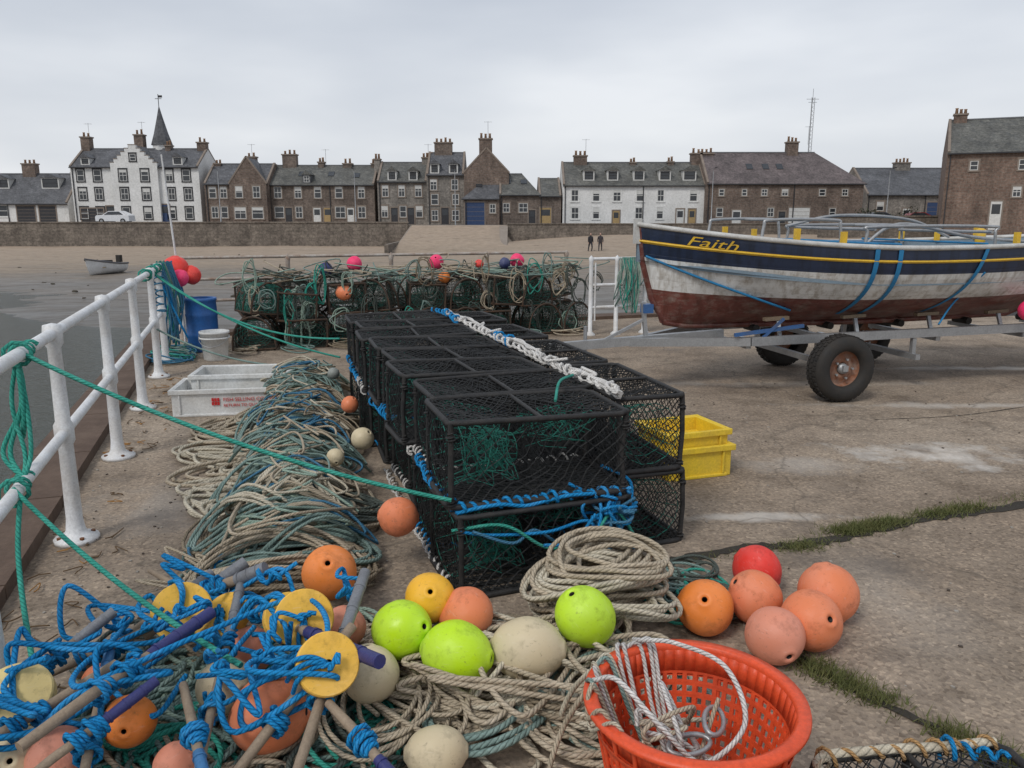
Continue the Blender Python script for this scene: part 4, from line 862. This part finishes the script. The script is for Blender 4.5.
lace(mb,EP(0,3.9,1.05),EP(0,5.2,1.05),10,.04,.009,TE); lace(mb,EP(0,5.0,.56),EP(0,5.2,1.0),7,.05,.009,BL)
mb.build('teal_mooring_rope',ROP)

# ------------------------------------------------------------------ fish boxes, bucket, barrel
wp=M('white_plastic',(.74,.75,.74),(.44,.41,.36),5,.6,.45,.1,60); yp=M('yellow_plastic',(.82,.58,.04),(.55,.37,.07),6,.5,.4)
def crate(name,loc,rz,L,W,H,mt):
    P=empty(name,loc,rz); mb=MB(); t=.018; x,y=L/2,W/2
    mb.b2((-x,-y,0),(x,-y+t,H),0); mb.b2((-x,y-t,0),(x,y,H),0); mb.b2((-x,-y+t,0),(-x+t,y-t,H),0); mb.b2((x-t,-y+t,0),(x,y-t,H),0); mb.b2((-x+t,-y+t,.01),(x-t,y-t,.03),0)
    for s_ in(-1,1):
        mb.b2((-x-.02,s_*(y+.008)-.012,H-.035),(x+.02,s_*(y+.008)+.012,H+.004),0); mb.b2((s_*(x+.008)-.012,-y+.005,H-.034),(s_*(x+.008)+.012,y-.005,H+.003),0)
        for q in np.linspace(-x+.06,x-.06,7): 
            if abs(q)>L*.3 or s_>0: mb.b2((q-.008,s_*(y+.006)-.007,.02),(q+.008,s_*(y+.006)+.007,H-.035),0)
        mb.b2((-x+.03,s_*(y+.002)-.01,.0),(x-.03,s_*(y+.002)+.01,.02),0)
    o=mb.build('tray',[mt],P); bv=o.modifiers.new('b','BEVEL'); bv.width=.005; bv.segments=2; return P
P=crate('fish_box',(-2.34,6.6,0),R(9),.9,.5,.22,wp)
redm=M('red_print',(.6,.03,.03)); mb=MB()
for i in range(3):
    for j_ in range(2): mb.b2((-.14+i*.022,-.259,.09+j_*.032),(-.122+i*.022,-.2565,.118+j_*.032),0)
mb.build('red_logo',[redm],P)
def text(s,size,parent,loc,rot,mt,name='lettering'):
    cu=bpy.data.curves.new(name,'FONT'); cu.body=s; cu.size=size; cu.extrude=.001; cu.materials.append(mt); o=bpy.data.objects.new(name,cu); sc.collection.objects.link(o); o.parent=parent; o.location=loc; o.rotation_euler=rot; return o
text("FISH SELLING CO LTD",.042,P,(-.05,-.2575,.12),(R(90),0,0),redm); text("RETURN TO QUAY",.034,P,(-.05,-.2575,.075),(R(90),0,0),redm)
P=crate('fish_box',(-2.38,6.98,.0),R(7),.8,.45,.26,wp); 
crate('fish_crate',(1.11,4.92,0),QA,.44,.36,.2,yp); crate('fish_crate',(1.09,4.95,.12),QA+.03,.44,.36,.17,yp)
mb=MB(); mb.lathe([(0,.0),(.125,.0),(.13,.01),(.155,.3),(.165,.3),(.165,.325),(.15,.325),(.12,.02),(0,.02)],(0,0,0),0,28); mb.lathe([(.158,.24),(.168,.245),(.168,.26),(.158,.262)],(0,0,0),0,28)
mb.tube([(.17*math.cos(a),-.05*math.sin(a)-.1*abs(math.sin(a)),.29-.13*math.sin(a)) for a in np.linspace(0,math.pi,16)],.004,1,6)
mb.build('bucket',[wp,galv],loc=(-3.36,8.95,0))
blp=M('blue_plastic',(.03,.14,.42),(.05,.1,.24),5,.6,.45)
mb=MB(); mb.lathe([(0,0),(.16,0),(.175,.02),(.18,.18),(.188,.2),(.18,.22),(.18,.42),(.188,.44),(.18,.46),(.175,.6),(.185,.61),(.185,.64),(.15,.64),(.15,.62),(0,.62)],(0,0,0),0,28); mb.build('blue_barrel',[blp],loc=(-3.72,9.55,0))
mb=MB(); mb.lathe([(0,0),(.14,0),(.14,.25),(.12,.25),(.12,.02)],(0,0,0),0,20); mb.build('rusty_tub',[M('rust_red',(.3,.09,.05),(.15,.06,.03),8,.6,.7)],loc=(.0,8.9,0))

# ------------------------------------------------------------------ orange basket
def basket():
    P=empty('round_basket',(.475,1.87,0)); op=M('orange_red_plastic',(.78,.095,.03),(.5,.065,.03),6,.5,.42,.15,80)
    H=.37; r0,r1=.19,.262; n=52; rows=8
    def f(a,z): r=r0+(r1-r0)*(z/H); return np.array([r*math.cos(a),r*math.sin(a),z])
    mb=MB(); zs=np.linspace(.03,H-.07,rows+1)
    for i in range(n):
        for j in range(rows):
            a0_,a1_=2*math.pi*i/n,2*math.pi*(i+1)/n; z0,z1=zs[j],zs[j+1]; ia=(a1_-a0_)*.22; iz=(z1-z0)*.22
            O_=[f(a0_,z0),f(a1_,z0),f(a1_,z1),f(a0_,z1)]; I=[f(a0_+ia,z0+iz),f(a1_-ia,z0+iz),f(a1_-ia,z1-iz),f(a0_+ia,z1-iz)]
            mb.add(O_+I,np.array([[0,1,5,4],[1,2,6,5],[2,3,7,6],[3,0,4,7]]),0,None,False)
        for z0,z1 in((0,.03),(H-.07,H)): mb.add([f(a0_,z0),f(a1_,z0),f(a1_,z1),f(a0_,z1)],[[0,1,2,3]],0,None,True)
    o=mb.build('woven_wall',[op],P); s=o.modifiers.new('s','SOLIDIFY'); s.thickness=.006
    mb=MB(); mb.lathe([(r1-.004,H-.012),(r1+.02,H-.012),(r1+.027,H-.004),(r1+.025,H+.006),(r1+.0,H+.01),(r1-.01,H+.006),(r1-.008,H-.012)],(0,0,0),0,64)
    mb.lathe([(r1-.018,H-.085),(r1-.006,H-.08),(r1-.006,H-.07)],(0,0,0),0,64); mb.lathe([(0,.008),(r0,.008),(r0+.004,.0),(0,0.)],(0,0,0),0,48)
    for a in np.arange(0,2*math.pi,math.pi/12): 
        mb.tube([f(a,0)*np.array([1.015,1.015,1]),f(a,H-.02)*np.array([1.012,1.012,1])],.006,0,6)
    mb.build('rim',[op],P)
    mb=MB()
    for i in range(12): coil(mb,(rng.uniform(-.08,.08),rng.uniform(-.07,.07)),.03,.12,.09,rng.uniform(0,3),4,.007,[WH,CR,GG,BE,TE][i%5],wig=.22,zr=.015)
    for i in range(7):
        a=rng.uniform(1.8,3.3); b_=a+rng.uniform(.2,.9)
        q0=f(a,.2)*rng.uniform(.2,.5)
        mb.tube(spline([q0,f(a,H)*.7+np.array([0,0,rng.uniform(-.06,.02)]),f(a,H)*1.0+np.array([0,0,.022]),f((a+b_)/2,H)*1.09+np.array([0,0,-.02-.06*rng.random()]),f(b_,H)*1.0+np.array([0,0,.02]),f(b_,H)*.6+np.array([0,0,-.08]),f(b_,.15)*.3],9),rng.uniform(.005,.007),[WH,CR,GG,WH,BE][i%5])
    for i in range(4):
        p=[(rng.uniform(-.16,.1),rng.uniform(-.1,.16),rng.uniform(.18,H)) for _ in range(5)]; mb.tube(spline(p,9),.0065,[WH,CR,BE][i%3])
    mb.tube(spline([(-.26,.05,H+.02),(-.2,.0,H+.05),(-.1,-.1,H-.02),(0,-.12,H-.1),(.12,-.05,H-.04),(.1,.08,H+.04),(-.02,.15,H+.07),(-.1,.22,H+.04),(-.12,.26,H+.02)],12),.007,WH)
    mb.build('rope_in_basket',ROP,P)
    mb=MB()
    for (x,y,z,rz) in((-.02,-.05,.27,.3),(.06,.02,.29,1.2)):
        mb.tube([(x+.06*math.cos(a)*math.cos(rz)-.025*math.sin(a)*math.sin(rz),y+.06*math.cos(a)*math.sin(rz)+.025*math.sin(a)*math.cos(rz),z+.01*math.sin(a)) for a in np.linspace(0,2*math.pi,20)],.007,0,8)
    mb.build('shackle',[galv],P)
basket()
mb=MB(); mb.tube(spline([(.22,1.93,.385),(.14,1.98,.2),(.1,1.93,.05),(.18,1.8,.03),(.3,1.7,.02)],12),.008,BE); mb.tube(spline([(.25,2.02,.385),(.18,2.1,.25),(.15,2.15,.12),(.25,2.3,.1)],12),.008,CR); mb.build('loose_rope',ROP)
pcm=mk('pot_corner',potmesh(.55,.42,.13,None,.034,.004,False,False,1))
P=link('lobster_pot',pcm,loc=(1.13,1.765,0),rot=(0,0,R(8)))
mb=MB(); 
mb.tube(spline([(-.27,-.2,.14),(-.275,.0,.145),(-.27,.2,.14),(-.1,.215,.145),(.1,.21,.14),(.27,.21,.14)],8),.014,CR); lace(mb,(-.27,.21,.14),(.27,.21,.14),9,.019,.006,OR); lace(mb,(-.27,.2,.14),(-.27,-.2,.14),7,.019,.006,BE); lace(mb,(.1,.21,.14),(.26,.15,.13),4,.022,.007,BB)
mb.build('edge_lacing',ROP,P)

# ------------------------------------------------------------------ boat on trailer
BT=empty('fishing_boat',(1.13,7.35,0),math.atan2(.235,.972)); L=4.85; W0=.86
def sheer(s): return 1.31+(.2*(1-s/.5)**2 if s<.5 else .07*((s-.5)/.5)**2)
def keel(s): return .6+(.16*((s-.78)/.22)**2 if s>.78 else 0)+(.02*(1-s/.1)**2 if s<.1 else 0)
def hw(s): return W0*(1-(1-s/.5)**2.3) if s<.5 else W0*(1-.72*((s-.5)/.5)**2.6)
def hull(s,q,side,off=0):
    p=1.25+1.5*min(1,s/.4)-(.9*((s-.7)/.3) if s>.7 else 0); e=.8
    y=hw(s)*(max(0,1-q**p))**e+off; zs_=sheer(s);zk=keel(s)
    x=s*L+.26*q**1.4*(1-s)**6-(.18*q*max(0,(s-.8)/.2)**2)
    return np.array([x,side*(y+.012),zs_-(zs_-zk)*q])
def flake(name,col,under,amt=.5):
    m,nt,b=newmat(name); v=coord(nt); mp_=N(nt,'ShaderNodeMapping'); mp_.inputs['Scale'].default_value=(1,1,2.4); nt.links.new(v,mp_.inputs[0])
    c=mix(nt,col,under,ramp(nt,noise(nt,mp_.outputs[0],5,4.5,.75),[(.62-.16*amt,0),(.66,.8*amt+.1)])); c=mix(nt,c,ramp(nt,noise(nt,v,2.5,4,.6),[(.3,.72),(.7,1.15)]),1,'MULTIPLY')
    mp2=N(nt,'ShaderNodeMapping'); mp2.inputs['Scale'].default_value=(6,6,.5); nt.links.new(v,mp2.inputs[0])
    c=mix(nt,c,ramp(nt,noise(nt,mp2.outputs[0],2.2,4,.7),[(.36,(.55,.5,.44)),(.54,(1,1,1))]),.8,'MULTIPLY')
    s=N(nt,'ShaderNodeSeparateXYZ'); nt.links.new(v,s.inputs[0])
    seam=math_(nt,'PINGPONG',math_(nt,'ADD',s.outputs[2],math_(nt,'MULTIPLY',math_(nt,'POWER',math_(nt,'SUBTRACT',s.outputs[0],2.4),2),-.03)),.055)
    hS=ramp(nt,seam,[(0,0),(.0035,1)])
    nt.links.new(c,b.inputs['Base Color']); b.inputs['Roughness'].default_value=.42; bump(nt,b,math_(nt,'ADD',hS,math_(nt,'MULTIPLY',noise(nt,mp_.outputs[0],12,4,.7),.5)),.3,.008); return m
hm=[flake('hull_navy',(.018,.03,.065),(.05,.06,.09),.2),M('hull_yellow',(.74,.47,.04),(.45,.28,.05),8,.5,.4),flake('hull_white',(.72,.72,.7),(.38,.33,.28),.45),flake('hull_antifoul',(.17,.052,.04),(.27,.2,.17),.9),M('gunwale_paint',(.58,.58,.56),(.3,.28,.25),8,.6,.5)]
qs=[0,.05,.1,.135,.17,.2,.25,.31,.38,.45,.52,.58,.64,.7,.76,.82,.87,.91,.95,.98,1.0]
ss=np.concatenate([np.linspace(0,.1,8),np.linspace(.125,.9,32),np.linspace(.92,1,5)])
def mq(q): return 0 if q<.134 else 1 if q<.169 else 0 if q<.3 else 2 if q<.63 else 3
mb=MB()
for side in(-1,1):
    for j in range(len(qs)-1):
        q0,q1=qs[j],qs[j+1]
        V=np.array([[hull(s,q0,side),hull(s,q1,side)] for s in ss]).reshape(-1,3); K=len(ss)
        F=[[2*i,2*i+1,2*i+3,2*i+2] for i in range(K-1)]
        if side>0: F=[f[::-1] for f in F]
        mb.add(V,np.array(F),mq((q0+q1)/2),None,True)
for j in range(len(qs)-1): mb.add([hull(1,qs[j],-1),hull(1,qs[j+1],-1),hull(1,qs[j+1],1),hull(1,qs[j],1)],[[0,1,2,3]],mq((qs[j]+qs[j+1])/2))
mb.build('hull',hm,BT)
mb=MB()
for side in(-1,1):
    mb.tube([hull(s,0,side)+np.array([0,0,.012]) for s in ss],.022,0,8); mb.tube([hull(s,.15,side,.004) for s in ss],.010,1,6)
    V=[];Kk=len(ss)
    for s in ss: a=hull(s,0,side); V+= [a-np.array([0,side*min(.05,hw(s)),-.0]),np.array([a[0],a[1]-side*min(.07,hw(s)),a[2]-.32])]
    F=[[2*i,2*i+2,2*i+3,2*i+1] for i in range(Kk-1)]; mb.add(V,F,2)
V=[];
for s in ss: V+=[(s*L,-hw(s)*.92,sheer(s)-.3),(s*L,hw(s)*.92,sheer(s)-.3)]
mb.add(V,[[2*i,2*i+2,2*i+3,2*i+1] for i in range(len(ss)-1)],2)
V=[]; s_f=[s for s in ss if s<.22]
for s in s_f: V+=[(s*L,-max(0,hw(s)-.02),sheer(s)+.0),(s*L,max(0,hw(s)-.02),sheer(s)+.0)]
mb.add(V,[[2*i,2*i+2,2*i+3,2*i+1] for i in range(len(s_f)-1)],3)
for s in(.36,.55,.74): mb.box((s*L,0,sheer(s)-.12),(.22,hw(s)*1.85,.035),3)
mb.box((.47*L,0,sheer(.47)-.1),(.5,.45,.3),4); mb.box((.9*L,0,1.25),(.5,.7,.1),3)
mb.b2((-.03,-.022,1.35),(.04,.022,1.57),0)
mb.tube([(.02,0,1.52),(.06,0,1.2),(.16,0,.85),(.3,0,.62),(.5,0,.585),(L*.5,0,.57),(L*.85,0,.6),(L*.97,0,.8)],.03,5,6)
mb.build('gunwale_and_deck',[hm[4],hm[1],M('deck_blue_grey',(.2,.27,.33),(.15,.18,.2),5,.5,.7),M('deck_paint_white',(.6,.62,.62),(.4,.4,.38),5,.5,.6),M('engine_box_blue',(.04,.13,.25),(.04,.08,.12),5,.5,.5),hm[3]],BT)
mb=MB()
def hoop(x0,x1,y,z0,z1,r=.014): mb.tube(spline([(x0,y,z0),(x0+.02,y,z1-.06),(x0+.1,y,z1),(x1-.1,y,z1),(x1-.02,y,z1-.06),(x1,y,z0)],6),r,0,8)
for y in(-.5,.5): hoop(.95,1.75,y,1.2,1.56); 
for y in(-.62,.62): hoop(1.9,3.3,y,1.1,1.5)
mb.cyl((1.35,-.5,1.56),(1.35,.5,1.56),.012,0,8); mb.cyl((2.0,-.62,1.48),(2.0,.62,1.48),.014,0,8); mb.cyl((2.7,-.62,1.5),(2.7,.62,1.5),.012,0,8); mb.cyl((3.25,-.62,1.45),(3.25,.62,1.45),.014,0,8)
mb.tube(spline([(2.1,-.3,1.3),(2.5,-.3,1.52),(3.3,-.3,1.4),(4.0,-.4,1.34)],8),.016,0,8); mb.tube(spline([(1.7,.3,1.5),(2.2,.2,1.6),(3.0,.2,1.56),(3.6,.3,1.38)],8),.014,0,8)
for s in(.25,.33,.7,.78,.86):
    for sd in(-1,1): a=hull(s,0,sd); mb.b2((a[0]-.022,a[1]-sd*.06-.02,a[2]),(a[0]+.022,a[1]-sd*.06+.02,a[2]+.13),1)
mb.lathe([(0,0),(.05,0),(.05,.2),(.02,.22),(0,.22)],(3.9,.2,1.25),1,10)
mb.build('rails_and_posts',[galv,hm[1]],BT)
mb=MB(); strap=M('blue_strap',(.02,.2,.42),(.02,.13,.26),10,.5,.6)
for (s0,s1) in((.385,.382),(.43,.428),(.615,.57)):
    V=[];K=16
    for i in range(K): q=.86*i/(K-1); s=s0+(s1-s0)*i/(K-1); V+=[hull(s-.0045,q,-1,.012),hull(s+.0045,q,-1,.012)]
    mb.add(V,[[2*i,2*i+1,2*i+3,2*i+2] for i in range(K-1)],0)
    mb.tube([hull(s0,0,-1)+np.array([0,0,.04]),hull(s0,0,1)+np.array([0,0,.04])],.010,0,5)
mb.tube([hull(.005+.27*t,.3+.5*t,-1,.02) for t in np.linspace(0,1,14)],.012,0,6)
mb.tube(spline([hull(.62,.3,-1,.01),hull(.6,.7,-1,.03),(2.7,-.7,.62)],6),.009,0,6)
mb.build('straps',[strap],BT)
cu=bpy.data.curves.new('t','FONT'); cu.body="Faith"; cu.size=.2; cu.shear=.35; cu.resolution_u=3; to=bpy.data.objects.new('t',cu); sc.collection.objects.link(to)
bpy.context.view_layer.update(); dg=bpy.context.evaluated_depsgraph_get(); tm=to.evaluated_get(dg).to_mesh()
TV=np.array([v.co[:] for v in tm.vertices]); TF=[list(p.vertices) for p in tm.polygons]; to.evaluated_get(dg).to_mesh_clear(); bpy.data.objects.remove(to)
mb=MB(); VV=[]
for x,y,_ in TV:
    s=(.34+x*1.0)/L; q=(.11-y*.58)/(sheer(s)-keel(s)); VV.append(hull(s,max(.005,q),-1,.006))
mb.add(VV,TF,0); mb.build('name_lettering',[hm[1]],BT)
TR=empty('boat_trailer',(1.13,7.35,0),math.atan2(.235,.972)); mb=MB()
tz=.5
mb.beam((-.75,0,.43),(.9,0,tz),.06,.08); 
for sd in(-1,1): mb.beam((-.05,0,.45),(.9,sd*.52,tz-.002),.05,.075); mb.beam((.9,sd*.52,tz),(4.9,sd*.52,tz+.04),.05,.08)
for x in(.9,1.9,2.9,3.9,4.85): mb.beam((x,-.49,tz-.05),(x,.49,tz-.05),.05,.04)
mb.beam((1.58,-.95,.3),(1.58,.9,.3),.05,.05); mb.beam((2.6,-.6,.3),(2.6,.95,.3),.05,.05)
for x in(1.58,2.6):
    for sd in(-1,1): mb.beam((x,sd*.52,.3),(x,sd*.52,tz-.03),.04,.04)
for x in(1.2,2.0,2.8,3.6,4.4): 
    mb.cyl((x,-.1,tz+.05),(x,.1,tz+.05),.035,2,12)
    for sd in(-1,1): mb.beam((x,sd*.5,tz+.03),(x+.02,sd*.42,tz+.17),.03,.03); mb.beam((x-.12,sd*.42,tz+.18),(x+.12,sd*.42,tz+.19),.05,.03,1)
mb.beam((.12,0,.47),(.08,0,.82),.035,.035,0); mb.box((.12,0,.76),(.09,.1,.08),3); mb.beam((-.35,.0,.45),(.1,0,.66),.025,.025)
mb.lathe([(0,0),(.04,0),(.05,.05),(.03,.1),(0,.1)],(-.8,0,.4),0,12); mb.cyl((-.45,.07,.05),(-.45,.07,.6),.018,0,8); mb.cyl((-.47,.04,.08),(-.47,.1,.08),.075,2,14)
mb.beam((.75,-.5,.56),(1.4,-.55,.63),.03,.03,3); mb.beam((1.0,-.53,.52),(1.2,-.55,.7),.022,.022,3)
mb.box((4.95,0,tz+.03),(.05,1.3,.12),0); mb.box((4.6,-.7,.55),(.3,.25,.03),2)
rub=M('black_rubber',(.02,.02,.02),(.05,.042,.035),12,.7,.75,.3,60)
mb.build('frame',[galv,M('bunk_wood',(.2,.15,.1)),rub,M('trailer_blue',(.04,.12,.3),(.1,.08,.06),6,.5,.5)],TR)
def wheel(x,y,sd):
    mb=MB(); rot=[[1,0,0],[0,0,-sd],[0,sd,0]]
    prof=[(.0,-.02),(.05,-.02),(.055,.03),(.09,.03),(.13,.0),(.155,.02),(.165,.08)]
    mb.lathe(prof,(0,0,0),1,28,rot=rot)
    mb.lathe([(.165,-.08),(.16,-.09),(.2,-.105),(.255,-.1),(.283,-.075),(.29,-.03),(.29,.03),(.283,.075),(.255,.1),(.2,.105),(.165,.09),(.155,.05)],(0,0,0),0,36,rot=rot)
    mb.lathe([(.0,.06),(.04,.06),(.05,.03)],(0,0,0),2,14,rot=rot)
    for a in np.arange(5)*1.2566: 
        p=np.array([.085*math.cos(a),.04,.085*math.sin(a)])*np.array([1,-1 if sd>0 else 1,1]) ; mb.cyl(p,p*np.array([1,1.5,1]),.011,2,6)
    for a in np.arange(0,2*math.pi,.16):
        for yy in(-.045,0,.045): mb.box((.291*math.cos(a+yy*2),yy,.291*math.sin(a+yy*2)),(.012,.03,.03),0,rot=[[math.cos(a),0,-math.sin(a)],[0,1,0],[math.sin(a),0,math.cos(a)]])
    mb.build('wheel',[rub,M('rusty_rim',(.25,.1,.05),(.35,.3,.26),12,.6,.7),galv],TR,loc=(x,y,.295))
wheel(1.58,-.87,1); wheel(2.05,.8,-1); wheel(3.1,.82,1)
# small dinghy on the mud, bow towards the quay
P=empty('rowing_dinghy',(-28.4,56,-2.46),R(80)); mb=MB(); 
K=14; V=[];F=[]
for i in range(K):
    s=i/(K-1); wq=.66*(1-(1-min(s/.6,1))**2.0)*(1-.15*max(0,(s-.6)/.4))+.01; zt=.55+.3*(1-s)**2
    for a in np.linspace(-1,1,11): V.append((s*2.4-1.2+.25*(1-s)**3*(math.cos(a*1.57)),wq*math.sin(a*1.57),zt-(zt-.05)*(max(0,math.cos(a*1.57))**.7)))
F=[[i*11+j,i*11+j+1,(i+1)*11+j+1,(i+1)*11+j] for i in range(K-1) for j in range(10)]; mb.add(V,F,0,None,True); mb.add(V[-11:],[list(range(11))],0)
for sd in(0,10): mb.tube([V[i*11+sd] for i in range(K)],.045,3,6)
for s_ in(.3,.55,.8): mb.box((s_*2.4-1.2,0,.42),(.2,1.0,.04),1)
mb.box((1.3,0,.75),(.22,.22,.35),2); mb.box((1.3,0,.35),(.08,.08,.5),2); mb.box((.1,0,.55),(.7,.5,.35),2)
mb.build('hull_and_outboard',[M('dinghy_white',(.66,.67,.68),(.4,.4,.38),3,.5,.5),M('thwart_wood',(.35,.27,.18)),rub,M('dinghy_gunwale',(.12,.12,.13))],P)
P.scale=(1.4,1.4,1.4)
